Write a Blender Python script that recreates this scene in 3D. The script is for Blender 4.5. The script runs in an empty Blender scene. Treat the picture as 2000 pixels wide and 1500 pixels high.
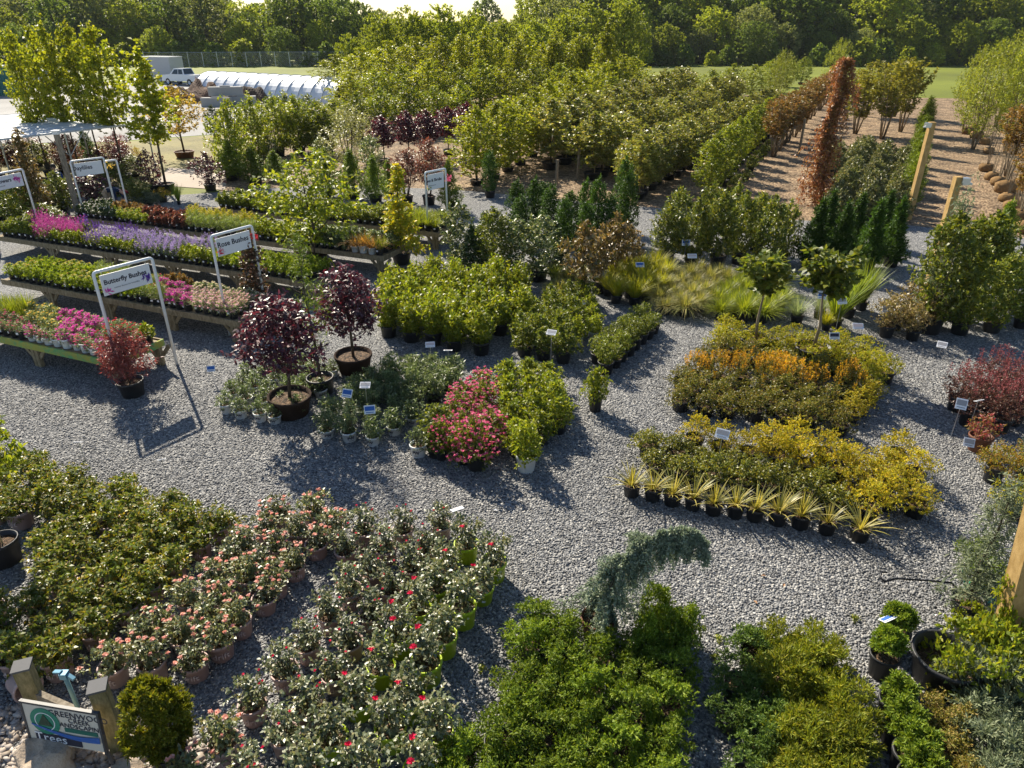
import bpy, math, random
import numpy as np
from mathutils import Vector, Matrix
R = math.radians
sc = bpy.context.scene
C = sc.collection
# ------------------------------------------------------------------ camera, sky, sun, exposure
F, CAMH, PITCH = 1388.0, 6.8, R(27.0)
cd = bpy.data.cameras.new('camera'); cam = bpy.data.objects.new('camera', cd); C.objects.link(cam)
cd.sensor_fit = 'HORIZONTAL'; cd.sensor_width = 36.0; cd.lens = 36.0 * F / 2000.0
cd.clip_start = 0.1; cd.clip_end = 3000
cam.location = (0, 0, CAMH); cam.rotation_euler = (R(90) - PITCH, 0, 0)
sc.camera = cam
SUN_EL = R(36.5); SUN_AZ = math.atan2(-0.509, 0.861)     # direction towards the sun, from +Y, towards -X
w = bpy.data.worlds.new('World'); sc.world = w; w.use_nodes = True
nt = w.node_tree; nt.nodes.clear()
sky = nt.nodes.new('ShaderNodeTexSky'); sky.sky_type = 'NISHITA'; sky.sun_disc = False
sky.sun_elevation = SUN_EL; sky.sun_rotation = SUN_AZ
sky.air_density = 1.0; sky.dust_density = 0.35; sky.ozone_density = 2.0
bg = nt.nodes.new('ShaderNodeBackground'); bg.inputs[1].default_value = 0.075
wo = nt.nodes.new('ShaderNodeOutputWorld')
nt.links.new(sky.outputs[0], bg.inputs[0]); nt.links.new(bg.outputs[0], wo.inputs[0])
sl = bpy.data.lights.new('sun', 'SUN'); sl.energy = 5.0; sl.angle = R(0.5); sl.color = (1.0, 0.91, 0.75)
so = bpy.data.objects.new('sun', sl); C.objects.link(so)
sd = Vector((-0.509 * math.cos(SUN_EL), 0.861 * math.cos(SUN_EL), math.sin(SUN_EL)))
so.rotation_euler = sd.to_track_quat('Z', 'Y').to_euler(); so.location = sd * 200
vs = sc.view_settings; vs.view_transform = 'Standard'; vs.look = 'None'; vs.exposure = 0.95; vs.gamma = 1.0
cy = sc.cycles; cy.use_denoising = True
cy.max_bounces = 5; cy.diffuse_bounces = 2; cy.glossy_bounces = 2; cy.transmission_bounces = 3; cy.transparent_max_bounces = 8
cy.caustics_reflective = False; cy.caustics_refractive = False

# ------------------------------------------------------------------ places: pixel of the photograph <-> metres
cp, sp = math.cos(PITCH), math.sin(PITCH)
def G(x, y, z=0.0):
    u = (x - 1000) / F; v = -(y - 750) / F
    t = (z - CAMH) / (-sp + v * cp)
    return (u * t, (cp + v * sp) * t)
def topz(Y, y):
    v = -(y - 750) / F
    return CAMH + (-sp + v * cp) * Y / (cp + v * sp)
def ppm(Y, z=0.0):
    return F / (Y * cp - (z - CAMH) * sp)
def proj(X, Y, Z=0.0):
    yc = Y * cp - (Z - CAMH) * sp; zc = Y * sp + (Z - CAMH) * cp
    return (1000 + F * X / yc, 750 - F * zc / yc)

rng = np.random.default_rng(7)
rnd = random.Random(11)
# ------------------------------------------------------------------ materials
MATS = {}
GAIN = (2.15, 1.95, 1.6)
def _mat(name):
    m = bpy.data.materials.new(name); m.use_nodes = True
    n = m.node_tree.nodes; n.clear()
    o = n.new('ShaderNodeOutputMaterial')
    return m, n, m.node_tree.links, o
def plain(name, col, rough=0.6, spec=0.4, metal=0.0, var=0.12, scale=30.0, bump=0.0, coat=0.0):
    """Principled surface with an uneven, slightly weathered tone."""
    if name in MATS: return MATS[name]
    m, n, l, o = _mat(name)
    b = n.new('ShaderNodeBsdfPrincipled')
    tc = n.new('ShaderNodeTexCoord'); ns = n.new('ShaderNodeTexNoise'); ns.inputs['Scale'].default_value = scale; ns.inputs['Detail'].default_value = 5
    l.new(tc.outputs['Object'], ns.inputs['Vector'])
    oi = n.new('ShaderNodeObjectInfo')
    ma = n.new('ShaderNodeMath'); ma.operation = 'ADD'; l.new(ns.outputs['Fac'], ma.inputs[0])
    mb = n.new('ShaderNodeMath'); mb.operation = 'MULTIPLY'; mb.inputs[1].default_value = 0.5; l.new(oi.outputs['Random'], mb.inputs[0]); l.new(mb.outputs[0], ma.inputs[1])
    mr = n.new('ShaderNodeMapRange'); mr.inputs['From Min'].default_value = 0.2; mr.inputs['From Max'].default_value = 1.3
    mr.inputs['To Min'].default_value = 1 - var; mr.inputs['To Max'].default_value = 1 + var; l.new(ma.outputs[0], mr.inputs[0])
    mx = n.new('ShaderNodeVectorMath'); mx.operation = 'SCALE'; mx.inputs[0].default_value = col; l.new(mr.outputs[0], mx.inputs['Scale'])
    l.new(mx.outputs[0], b.inputs['Base Color'])
    b.inputs['Roughness'].default_value = rough; b.inputs['Specular IOR Level'].default_value = spec; b.inputs['Metallic'].default_value = metal
    b.inputs['Coat Weight'].default_value = coat
    if bump:
        bp = n.new('ShaderNodeBump'); bp.inputs['Strength'].default_value = bump; bp.inputs['Distance'].default_value = 0.02
        l.new(ns.outputs['Fac'], bp.inputs['Height']); l.new(bp.outputs[0], b.inputs['Normal'])
    l.new(b.outputs[0], o.inputs[0]); MATS[name] = m
    return m
def leaf(name, cols, trans=0.42, rough=0.45, spec=0.35, tint=(1.35, 1.3, 0.6), objvar=0.22, gain=None):
    """Leaves: every leaf takes its own tone of the ramp; thin, so light also comes through."""
    if name in MATS: return MATS[name]
    m, n, l, o = _mat(name)
    ge = n.new('ShaderNodeNewGeometry'); oi = n.new('ShaderNodeObjectInfo')
    rp = n.new('ShaderNodeValToRGB'); rp.color_ramp.interpolation = 'LINEAR'
    el = rp.color_ramp.elements
    while len(el) < len(cols): el.new(0.5)
    for i, c in enumerate(cols):
        el[i].position = i / (len(cols) - 1); el[i].color = (*(q * k_ for q, k_ in zip(c, gain or GAIN)), 1)
    l.new(ge.outputs['Random Per Island'], rp.inputs[0])
    mr = n.new('ShaderNodeMapRange'); mr.inputs['To Min'].default_value = 1 - objvar; mr.inputs['To Max'].default_value = 1 + objvar
    l.new(oi.outputs['Random'], mr.inputs[0])
    sc_ = n.new('ShaderNodeVectorMath'); sc_.operation = 'SCALE'; l.new(rp.outputs[0], sc_.inputs[0]); l.new(mr.outputs[0], sc_.inputs['Scale'])
    b = n.new('ShaderNodeBsdfPrincipled'); b.inputs['Roughness'].default_value = max(rough + .08, .42); b.inputs['Specular IOR Level'].default_value = spec
    l.new(sc_.outputs[0], b.inputs['Base Color'])
    t = n.new('ShaderNodeBsdfTranslucent')
    mu = n.new('ShaderNodeVectorMath'); mu.operation = 'MULTIPLY'; mu.inputs[1].default_value = tint
    l.new(sc_.outputs[0], mu.inputs[0]); l.new(mu.outputs[0], t.inputs[0])
    ms = n.new('ShaderNodeMixShader'); ms.inputs[0].default_value = trans
    l.new(b.outputs[0], ms.inputs[1]); l.new(t.outputs[0], ms.inputs[2]); l.new(ms.outputs[0], o.inputs[0])
    MATS[name] = m
    return m
def wood(name, a, b_, scale=6.0, rough=0.8):
    if name in MATS: return MATS[name]
    m, n, l, o = _mat(name)
    b = n.new('ShaderNodeBsdfPrincipled'); b.inputs['Roughness'].default_value = rough; b.inputs['Specular IOR Level'].default_value = 0.2
    tc = n.new('ShaderNodeTexCoord'); mp = n.new('ShaderNodeMapping'); mp.inputs['Scale'].default_value = (scale, scale, scale * 0.35)
    ns = n.new('ShaderNodeTexNoise'); ns.inputs['Scale'].default_value = 3.0; ns.inputs['Detail'].default_value = 8; ns.inputs['Roughness'].default_value = 0.7
    l.new(tc.outputs['Object'], mp.inputs[0]); l.new(mp.outputs[0], ns.inputs['Vector'])
    rp = n.new('ShaderNodeValToRGB'); rp.color_ramp.elements[0].position = 0.35; rp.color_ramp.elements[1].position = 0.68
    rp.color_ramp.elements[0].color = (*a, 1); rp.color_ramp.elements[1].color = (*b_, 1)
    l.new(ns.outputs['Fac'], rp.inputs[0]); l.new(rp.outputs[0], b.inputs['Base Color'])
    bp = n.new('ShaderNodeBump'); bp.inputs['Strength'].default_value = 0.4; bp.inputs['Distance'].default_value = 0.01
    l.new(ns.outputs['Fac'], bp.inputs['Height']); l.new(bp.outputs[0], b.inputs['Normal'])
    l.new(b.outputs[0], o.inputs[0]); MATS[name] = m
    return m
def ground_mat(name, cols, cell, bump=1.0, dist=0.02, big=0.25, bigscale=0.35, rough=0.85, soft=False, stretch=(1, 1, 1)):
    """Loose ground: cells of the ramp's tones (stones, chips, tufts) over a broad uneven tone."""
    m, n, l, o = _mat(name)
    b = n.new('ShaderNodeBsdfPrincipled'); b.inputs['Roughness'].default_value = rough; b.inputs['Specular IOR Level'].default_value = 0.25
    tc = n.new('ShaderNodeTexCoord'); mp = n.new('ShaderNodeMapping'); mp.inputs['Scale'].default_value = stretch
    l.new(tc.outputs['Object'], mp.inputs[0])
    if soft:
        vo = n.new('ShaderNodeTexNoise'); vo.inputs['Scale'].default_value = cell; vo.inputs['Detail'].default_value = 8; vo.inputs['Roughness'].default_value = 0.72
        fac = vo.outputs['Fac']; hgt = vo.outputs['Fac']
    else:
        vo = n.new('ShaderNodeTexVoronoi'); vo.inputs['Scale'].default_value = cell
        se = n.new('ShaderNodeSeparateColor'); l.new(vo.outputs['Color'], se.inputs[0]); fac = se.outputs[0]
        iv = n.new('ShaderNodeMath'); iv.operation = 'SUBTRACT'; iv.inputs[0].default_value = 1.0; l.new(vo.outputs['Distance'], iv.inputs[1]); hgt = iv.outputs[0]
    l.new(mp.outputs[0], vo.inputs['Vector'])
    rp = n.new('ShaderNodeValToRGB'); el = rp.color_ramp.elements
    while len(el) < len(cols): el.new(0.5)
    for i, c in enumerate(cols):
        el[i].position = i / (len(cols) - 1) if not soft else 0.3 + 0.4 * i / (len(cols) - 1); el[i].color = (*c, 1)
    l.new(fac, rp.inputs[0])
    nb = n.new('ShaderNodeTexNoise'); nb.inputs['Scale'].default_value = bigscale; nb.inputs['Detail'].default_value = 6; l.new(tc.outputs['Object'], nb.inputs['Vector'])
    mr = n.new('ShaderNodeMapRange'); mr.inputs['From Min'].default_value = 0.3; mr.inputs['From Max'].default_value = 0.7
    mr.inputs['To Min'].default_value = 1 - big; mr.inputs['To Max'].default_value = 1 + big; l.new(nb.outputs['Fac'], mr.inputs[0])
    mx = n.new('ShaderNodeVectorMath'); mx.operation = 'SCALE'; l.new(rp.outputs[0], mx.inputs[0]); l.new(mr.outputs[0], mx.inputs['Scale'])
    l.new(mx.outputs[0], b.inputs['Base Color'])
    bp = n.new('ShaderNodeBump'); bp.inputs['Strength'].default_value = bump; bp.inputs['Distance'].default_value = dist
    l.new(hgt, bp.inputs['Height']); l.new(bp.outputs[0], b.inputs['Normal'])
    l.new(b.outputs[0], o.inputs[0])
    return m

# ------------------------------------------------------------------ mesh helpers
def np_mesh(name, V, faces, mats, mi=None, smooth=False):
    me = bpy.data.meshes.new(name)
    V = np.asarray(V, dtype=np.float32); k = faces.shape[1]; nf = len(faces)
    me.vertices.add(len(V)); me.vertices.foreach_set('co', V.ravel())
    me.loops.add(nf * k); me.loops.foreach_set('vertex_index', faces.astype(np.int32).ravel())
    me.polygons.add(nf); me.polygons.foreach_set('loop_start', np.arange(0, nf * k, k, dtype=np.int32))
    me.polygons.foreach_set('loop_total', np.full(nf, k, dtype=np.int32))
    if mi is not None: me.polygons.foreach_set('material_index', np.asarray(mi, dtype=np.int32))
    if smooth: me.polygons.foreach_set('use_smooth', np.ones(nf, dtype=bool))
    for m in (mats if isinstance(mats, (list, tuple)) else [mats]): me.materials.append(m)
    me.update(calc_edges=True); return me
class MB:
    """Collects boxes, bars, tubes and lathes for one mesh."""
    def __init__(s): s.v = []; s.f = []; s.mi = []; s.cur = 0
    def mat(s, i): s.cur = i; return s
    def add(s, vs, fs):
        o = len(s.v); s.v += [tuple(x) for x in vs]; s.f += [tuple(i + o for i in f) for f in fs]; s.mi += [s.cur] * len(fs); return s
    def box(s, c, d, rz=0.0, M=None):
        x, y, z = d[0] / 2, d[1] / 2, d[2] / 2
        vs = [Vector((a * x, b * y, e * z)) for a in (-1, 1) for b in (-1, 1) for e in (-1, 1)]
        T = M if M is not None else Matrix.Rotation(rz, 3, 'Z')
        vs = [T @ q + Vector(c) for q in vs]
        return s.add(vs, [(0, 1, 3, 2), (4, 6, 7, 5), (0, 4, 5, 1), (2, 3, 7, 6), (0, 2, 6, 4), (1, 5, 7, 3)])
    def bar(s, a, b, wx, wy, roll=0.0):
        a = Vector(a); b = Vector(b); d = b - a; L = d.length
        M = d.to_track_quat('Z', 'Y').to_matrix() @ Matrix.Rotation(roll, 3, 'Z')
        return s.box((a + b) / 2, (wx, wy, L), M=M)
    def tube(s, pts, rad, n=8, cap=True):
        pts = [Vector(p) for p in pts]; rad = rad if isinstance(rad, (list, tuple)) else [rad] * len(pts)
        rings = []; o = len(s.v); up = None
        for i, p in enumerate(pts):
            d = (pts[min(i + 1, len(pts) - 1)] - pts[max(i - 1, 0)]).normalized()
            if up is None:
                up = d.orthogonal().normalized()
            up = (up - d * up.dot(d)).normalized(); sd_ = d.cross(up)
            for k in range(n):
                a = 2 * math.pi * k / n
                s.v.append(tuple(p + (up * math.cos(a) + sd_ * math.sin(a)) * rad[i]))
        for i in range(len(pts) - 1):
            for k in range(n):
                s.f.append((o + i * n + k, o + i * n + (k + 1) % n, o + (i + 1) * n + (k + 1) % n, o + (i + 1) * n + k)); s.mi.append(s.cur)
        if cap:
            s.f.append(tuple(o + k for k in reversed(range(n)))); s.mi.append(s.cur)
            e = o + (len(pts) - 1) * n; s.f.append(tuple(e + k for k in range(n))); s.mi.append(s.cur)
        return s
    def lathe(s, prof, n=20, c=(0, 0, 0), wob=0.0):
        o = len(s.v)
        for j, (r, z) in enumerate(prof):
            for k in range(n):
                a = 2 * math.pi * k / n; q = 1 + wob * math.sin(3 * a + j)
                s.v.append((c[0] + r * q * math.cos(a), c[1] + r * q * math.sin(a), c[2] + z))
        for j in range(len(prof) - 1):
            for k in range(n):
                s.f.append((o + j * n + k, o + j * n + (k + 1) % n, o + (j + 1) * n + (k + 1) % n, o + (j + 1) * n + k)); s.mi.append(s.cur)
        return s
    def mesh(s, name, mats, smooth=False):
        me = bpy.data.meshes.new(name); me.from_pydata(s.v, [], s.f)
        for m in (mats if isinstance(mats, (list, tuple)) else [mats]): me.materials.append(m)
        me.polygons.foreach_set('material_index', s.mi)
        if smooth: me.polygons.foreach_set('use_smooth', [True] * len(s.f))
        me.update(); return me
def ob(name, me, parent=None, loc=None, rot=None, scale=None):
    o = bpy.data.objects.new(name, me); C.objects.link(o)
    if parent: o.parent = parent
    if loc: o.location = loc
    if rot: o.rotation_euler = rot
    if scale: o.scale = scale
    return o
LABELS = set()
def tag(o, label, cat, group=None):
    o['label'] = label; o['category'] = cat
    if group: o['group'] = group
    LABELS.add(label); return o
def root(name, label, cat, loc, rz=0.0, scale=(1, 1, 1), group=None):
    o = bpy.data.objects.new(name, None); C.objects.link(o); o.empty_display_size = 0.1
    o.location = loc; o.rotation_euler = (0, 0, rz); o.scale = scale
    return tag(o, label, cat, group)
def structure(name, me, loc=(0, 0, 0)):
    o = ob(name, me, loc=loc); o['kind'] = 'structure'; return o
ORD = ['zeroth', 'first', 'second', 'third', 'fourth', 'fifth', 'sixth', 'seventh', 'eighth', 'ninth', 'tenth', 'eleventh', 'twelfth', 'thirteenth', 'fourteenth', 'fifteenth',
       'sixteenth', 'seventeenth', 'eighteenth', 'nineteenth', 'twentieth']
TENS = {2: 'twenty', 3: 'thirty', 4: 'forty', 5: 'fifty', 6: 'sixty'}
def nth(i):
    if i <= 20: return ORD[i]
    if i % 10 == 0: return {30: 'thirtieth', 40: 'fortieth', 50: 'fiftieth', 60: 'sixtieth'}[i]
    return TENS[i // 10] + '-' + ORD[i % 10]

# ------------------------------------------------------------------ foliage
PROF = {
    'ball': lambda t: np.sqrt(np.clip(1 - (2 * t - 1) ** 2, 0, 1)),
    'dome': lambda t: np.sqrt(np.clip(1 - t ** 2, 0, 1)) * np.clip(0.7 + 2.2 * t, 0, 1),
    'cone': lambda t: (1 - t) ** 0.75 * np.clip(0.75 + 2.5 * t, 0, 1),
    'flame': lambda t: np.sin(np.pi * np.clip(0.16 + 0.84 * t, 0, 1)) ** 0.8,
    'col': lambda t: np.clip(0.55 + 3 * t, 0, 1) * np.sqrt(np.clip(1 - t ** 4, 0, 1)),
    'vase': lambda t: (0.35 + 0.65 * np.clip(t, 0, 1) ** 0.8) * np.sqrt(np.clip(1 - t ** 5, 0, 1)),
    'oval': lambda t: np.sqrt(np.clip(1 - (1.7 * t - 0.75) ** 2, 0, 1)) * np.clip(1.03 - t ** 8, 0, 1),
    'loose': lambda t: np.clip(0.5 + 1.2 * t, 0, 1) * np.sqrt(np.clip(1 - t ** 3, 0, 1)),
}
def unit(a): return a / np.maximum(np.linalg.norm(a, axis=1, keepdims=True), 1e-6)
def leafquads(P, D, L, W, g, fold=0.25, flat=0.0):
    """One folded four-cornered leaf per point P, growing along D."""
    n = len(P); D = unit(D)
    U = g.normal(size=(n, 3)); U[:, 2] += flat
    S = unit(np.cross(D, U)); N = np.cross(S, D)
    L = (L * g.uniform(0.65, 1.25, n))[:, None]; Wd = (W * g.uniform(0.7, 1.2, n))[:, None]
    mid = P + D * L * 0.48
    V = np.empty((n, 4, 3)); V[:, 0] = P; V[:, 1] = mid + S * Wd * 0.5 + N * Wd * fold; V[:, 2] = P + D * L - N * L * 0.08; V[:, 3] = mid - S * Wd * 0.5 + N * Wd * fold
    return V.reshape(-1, 3)
def lumps(g, k=14):
    A = unit(g.normal(size=(k, 3))); return A, g.uniform(0.4, 1.0, k)
def crown_pts(g, n, prof, H, Rr, z0, lump=0.25, inner=0.45, nl=16):
    """Shoot tips spread through a crown of the given outline: mostly near its uneven surface."""
    pr = PROF[prof]
    t = g.uniform(0, 1, n * 3); keep = g.uniform(0, 1, n * 3) < pr(t) + 0.12; t = t[keep][:n]; n = len(t)
    a = g.uniform(0, 2 * np.pi, n); q = g.uniform(0, 1, n) ** inner
    dirs = np.stack([np.cos(a), np.sin(a), (t - 0.5) * 1.6], 1); dirs = unit(dirs)
    A, hgt = lumps(g, nl); near = np.clip((dirs @ A.T - 0.72) / 0.28, 0, 1) * hgt
    m = 1 - lump * 0.6 + lump * 1.3 * near.max(1)
    r = pr(t) * Rr * q * m
    z = z0 + t * (H - z0) * (1 - 0.12 * lump + 0.25 * lump * near.max(1))
    P = np.stack([r * np.cos(a), r * np.sin(a), z], 1)
    out = np.stack([np.cos(a), np.sin(a), np.zeros(n)], 1)
    return P, out, t
def foliage(name, mat, seed, n, per, prof, H, Rr, z0, L, W, sl=0.1, out=0.7, up=0.6, spread=0.8, lump=0.25, inner=0.45, flat=1.5, nl=16, droop=0.0):
    g = np.random.default_rng(seed)
    P, O, t = crown_pts(g, n, prof, H, Rr, z0, lump, inner, nl)
    D = unit(O * out + np.array([0, 0, up]) * (0.4 + 0.8 * t[:, None]) + g.normal(size=P.shape) * 0.35)
    k = g.uniform(0, 1, (len(P), per)); base = P[:, None, :] - D[:, None, :] * (k[..., None] * sl)
    LD = D[:, None, :] * (1 - spread * 0.55) + g.normal(size=(len(P), per, 3)) * spread
    LD[..., 2] -= droop
    V = leafquads(base.reshape(-1, 3), LD.reshape(-1, 3), L, W, g, flat=flat)
    return np_mesh(name, V, np.arange(len(V)).reshape(-1, 4), mat), P
def blooms(name, mats, seed, P, petals, r, cup=0.5):
    """Small rosettes of petals at the points P."""
    g = np.random.default_rng(seed); n = len(P)
    a = np.linspace(0, 2 * np.pi, petals, endpoint=False)[None, :] + g.uniform(0, 6.28, (n, 1))
    el = g.uniform(0.1, 1.2, (n, petals)) * cup
    D = np.stack([np.cos(a) * np.cos(el), np.sin(a) * np.cos(el), np.sin(el)], 2) + g.normal(size=(n, 1, 3)) * 0.25
    B = np.repeat(P[:, None, :], petals, 1) + np.array([0, 0, r * 0.5])
    V = leafquads(B.reshape(-1, 3), D.reshape(-1, 3), r, r * 0.9, g, fold=0.2, flat=2.0)
    return np_mesh(name, V, np.arange(len(V)).reshape(-1, 4), mats)
def blades(name, mat, seed, n, H, spread, W, r0=0.05, z0=0.1, droop=0.5, seg=4, mi=None, erect=0.0):
    """Arching blades from a crown: grass, sedge, yucca."""
    g = np.random.default_rng(seed)
    a = g.uniform(0, 2 * np.pi, n); ln = H * g.uniform(0.65, 1.15, n); lean = (g.uniform(0, 1, n) ** 0.7) * spread
    base = np.stack([np.cos(a) * r0 * g.uniform(0, 1, n), np.sin(a) * r0 * g.uniform(0, 1, n), np.full(n, z0)], 1)
    aa = a + g.normal(size=n) * 0.35
    o = np.stack([np.cos(aa), np.sin(aa), np.zeros(n)], 1); s = np.stack([-np.sin(aa), np.cos(aa), np.zeros(n)], 1)
    V = np.zeros((n, (seg + 1) * 2, 3))
    for i in range(seg + 1):
        t = i / seg
        x = ln * (lean * t + droop * lean * t * t * 0.5); z = ln * (t * np.sqrt(np.clip(1 - (lean * 0.6) ** 2, 0.1, 1)) - droop * lean * t ** 2.4 * 0.8)
        c = base + o * x[:, None] + np.array([0, 0, 1]) * z[:, None]
        wd = W * (1 - t) ** 0.7 * (0.7 + 0.3 * min(1, t * 4)) + W * 0.04
        V[:, 2 * i] = c - s * wd / 2; V[:, 2 * i + 1] = c + s * wd / 2
    k = (seg + 1) * 2; b = (np.arange(n) * k)[:, None]
    f = np.concatenate([b + np.array([[2 * i, 2 * i + 1, 2 * i + 3, 2 * i + 2]]) for i in range(seg)], 0)
    return np_mesh(name, V.reshape(-1, 3), f, mat)
def spikes(name, mat, seed, P, h, r, per=14, up=(0, 0, 1)):
    """Upright flower spikes over the points P."""
    g = np.random.default_rng(seed); n = len(P)
    k = g.uniform(0, 1, (n, per)); lean = g.normal(size=(n, 1, 3)) * 0.12 + np.array([0, 0, 1.0])
    B = P[:, None, :] + lean * (k[..., None] * h)
    D = g.normal(size=(n, per, 3)); D[..., 2] = np.abs(D[..., 2]) * 0.5 + 0.2
    V = leafquads(B.reshape(-1, 3), D.reshape(-1, 3), r, r * 0.8, g, flat=0.5)
    return np_mesh(name, V, np.arange(len(V)).reshape(-1, 4), mat)
# ------------------------------------------------------------------ shared materials
M_black = plain('black_pot', (0.026, 0.026, 0.028), 0.5, 0.4, var=0.45, scale=9)
M_white = plain('white_pot', (0.74, 0.75, 0.74), 0.45, 0.4, var=0.08)
M_mauve = plain('mauve_pot', (0.47, 0.33, 0.30), 0.5, 0.4, var=0.1)
M_lime = plain('lime_pot', (0.42, 0.55, 0.02), 0.45, 0.4, var=0.1)
M_brown = plain('brown_pot', (0.16, 0.065, 0.035), 0.6, 0.3, var=0.2)
M_fabric = plain('fabric_pot', (0.05, 0.034, 0.026), 0.95, 0.1, var=0.3, bump=0.4)
M_soil = ground_mat('potting_bark', [(0.03, 0.02, 0.012), (0.10, 0.062, 0.035), (0.19, 0.12, 0.07), (0.05, 0.032, 0.02)], 45, 1.0, 0.02)
M_bark = wood('tree_bark', (0.045, 0.034, 0.024), (0.15, 0.115, 0.08), 9)
M_palebark = wood('pale_bark', (0.16, 0.12, 0.075), (0.36, 0.29, 0.19), 9)
M_twig = wood('twig', (0.06, 0.04, 0.024), (0.15, 0.10, 0.06), 20)
M_cane = plain('bamboo_cane', (0.45, 0.31, 0.12), 0.6, 0.3)
M_lumber = wood('new_lumber', (0.36, 0.22, 0.075), (0.56, 0.37, 0.15), 5)
M_oldwood = wood('weathered_wood', (0.15, 0.12, 0.085), (0.36, 0.31, 0.24), 6)
M_mossy = wood('mossy_wood', (0.12, 0.105, 0.045), (0.34, 0.28, 0.15), 6)
M_bench = wood('bench_wood', (0.17, 0.125, 0.065), (0.40, 0.32, 0.20), 6)
M_pvc = plain('white_plastic', (0.80, 0.81, 0.82), 0.35, 0.5, var=0.03)
M_card = plain('white_card', (0.80, 0.80, 0.82), 0.4, 0.4, var=0.04)
M_ink = plain('dark_print', (0.03, 0.03, 0.05), 0.6, 0.3, var=0.02)
M_greyink = plain('grey_print', (0.30, 0.30, 0.32), 0.6, 0.3, var=0.02)
M_pinkink = plain('pale_pink_print', (0.62, 0.50, 0.48), 0.6, 0.3, var=0.02)
M_blue = plain('blue_print', (0.04, 0.13, 0.42), 0.5, 0.3, var=0.05)
M_metal = plain('galvanised_metal', (0.50, 0.52, 0.54), 0.35, 0.5, 0.8)
M_burlap = plain('burlap', (0.22, 0.135, 0.062), 0.95, 0.1, var=0.5, scale=9, bump=1.0)
# leaves
L_rose = leaf('rose_leaf', [(0.038, 0.056, 0.028), (0.07, 0.095, 0.045), (0.105, 0.125, 0.06), (0.145, 0.125, 0.05)], 0.3, 0.28, 0.8, (1.25, 1.25, .8))
L_rosegrey = leaf('grey_rose_leaf', [(0.03, 0.048, 0.022), (0.06, 0.082, 0.042), (0.10, 0.118, 0.065), (0.13, 0.12, 0.06)], 0.28, 0.28, 1.0, (1.25, 1.25, .8))
L_rosegrn = leaf('green_rose_leaf', [(0.035, 0.06, 0.016), (0.065, 0.095, 0.018), (0.105, 0.125, 0.022), (0.17, 0.13, 0.025)], 0.36, 0.28, 0.55)
L_bright = leaf('bright_leaf', [(0.05, 0.085, 0.010), (0.085, 0.122, 0.012), (0.13, 0.158, 0.016), (0.165, 0.178, 0.018)], 0.45, 0.38, 0.45)
L_mid = leaf('mid_leaf', [(0.036, 0.062, 0.012), (0.064, 0.093, 0.016), (0.094, 0.118, 0.02), (0.13, 0.142, 0.022)], 0.4, 0.38, 0.45)
L_dark = leaf('dark_leaf', [(0.016, 0.034, 0.012), (0.028, 0.052, 0.016), (0.045, 0.072, 0.02)], 0.25, 0.27, 0.6)
L_varieg = leaf('variegated_leaf', [(0.022, 0.045, 0.016), (0.04, 0.07, 0.022), (0.10, 0.14, 0.06), (0.38, 0.38, 0.24)], 0.25, 0.25, 0.6)
L_greygrn = leaf('grey_green_leaf', [(0.045, 0.075, 0.035), (0.08, 0.115, 0.055), (0.13, 0.16, 0.09)], 0.35, 0.36, 0.5, (1.3, 1.3, 0.8))
L_gold = leaf('golden_leaf', [(0.16, 0.175, 0.014), (0.27, 0.255, 0.018), (0.36, 0.30, 0.024), (0.40, 0.275, 0.03)], 0.42, 0.45, 0.35, (1.3, 1.2, 0.6), gain=(1.5, 1.5, 1.3))
L_orange = leaf('orange_leaf', [(0.25, 0.2, 0.018), (0.40, 0.25, 0.02), (0.47, 0.22, 0.028)], 0.42, 0.45, 0.35, (1.25, 1.15, 0.6), gain=(1.45, 1.4, 1.3))
L_yelgrn = leaf('yellow_green_leaf', [(0.10, 0.135, 0.012), (0.17, 0.19, 0.014), (0.23, 0.225, 0.018), (0.26, 0.19, 0.02)], 0.42, 0.42, 0.35, gain=(1.85, 1.75, 1.4))
L_spirea = leaf('dark_spirea_leaf', [(0.035, 0.052, 0.014), (0.07, 0.085, 0.018), (0.12, 0.12, 0.024), (0.14, 0.095, 0.03)], 0.34, 0.34, 0.45)
L_purple = leaf('purple_leaf', [(0.026, 0.014, 0.022), (0.045, 0.019, 0.03), (0.07, 0.024, 0.038), (0.12, 0.03, 0.045)], 0.25, 0.28, 0.7, (1.7, 0.8, 0.9), gain=(1.6, 1.5, 1.3))
L_red = leaf('red_leaf', [(0.075, 0.036, 0.026), (0.13, 0.05, 0.036), (0.19, 0.06, 0.045), (0.11, 0.085, 0.03)], 0.32, 0.32, 0.55, (1.5, 0.95, 0.8), gain=(1.3, 1.45, 1.3))
L_rust = leaf('rust_leaf', [(0.085, 0.072, 0.018), (0.14, 0.095, 0.024), (0.18, 0.10, 0.032), (0.11, 0.115, 0.02)], 0.38, 0.4, 0.4, (1.3, 1.1, 0.7), gain=(1.6, 1.5, 1.3))
L_beech = leaf('copper_leaf', [(0.12, 0.06, 0.034), (0.18, 0.085, 0.042), (0.235, 0.12, 0.045), (0.21, 0.14, 0.038)], 0.32, 0.33, 0.5, (1.35, 1.0, 0.8), gain=(1.6, 1.5, 1.3))
L_magn = leaf('bronze_leaf', [(0.05, 0.05, 0.02), (0.10, 0.075, 0.03), (0.17, 0.115, 0.06), (0.075, 0.082, 0.024)], 0.25, 0.24, 0.7)
L_con = leaf('conifer_green', [(0.04, 0.075, 0.010), (0.068, 0.115, 0.012), (0.10, 0.15, 0.016), (0.135, 0.175, 0.02)], 0.3, 0.5, 0.3)
L_condark = leaf('conifer_dark', [(0.016, 0.040, 0.008), (0.028, 0.065, 0.010), (0.045, 0.09, 0.013)], 0.28, 0.5, 0.3)
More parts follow.
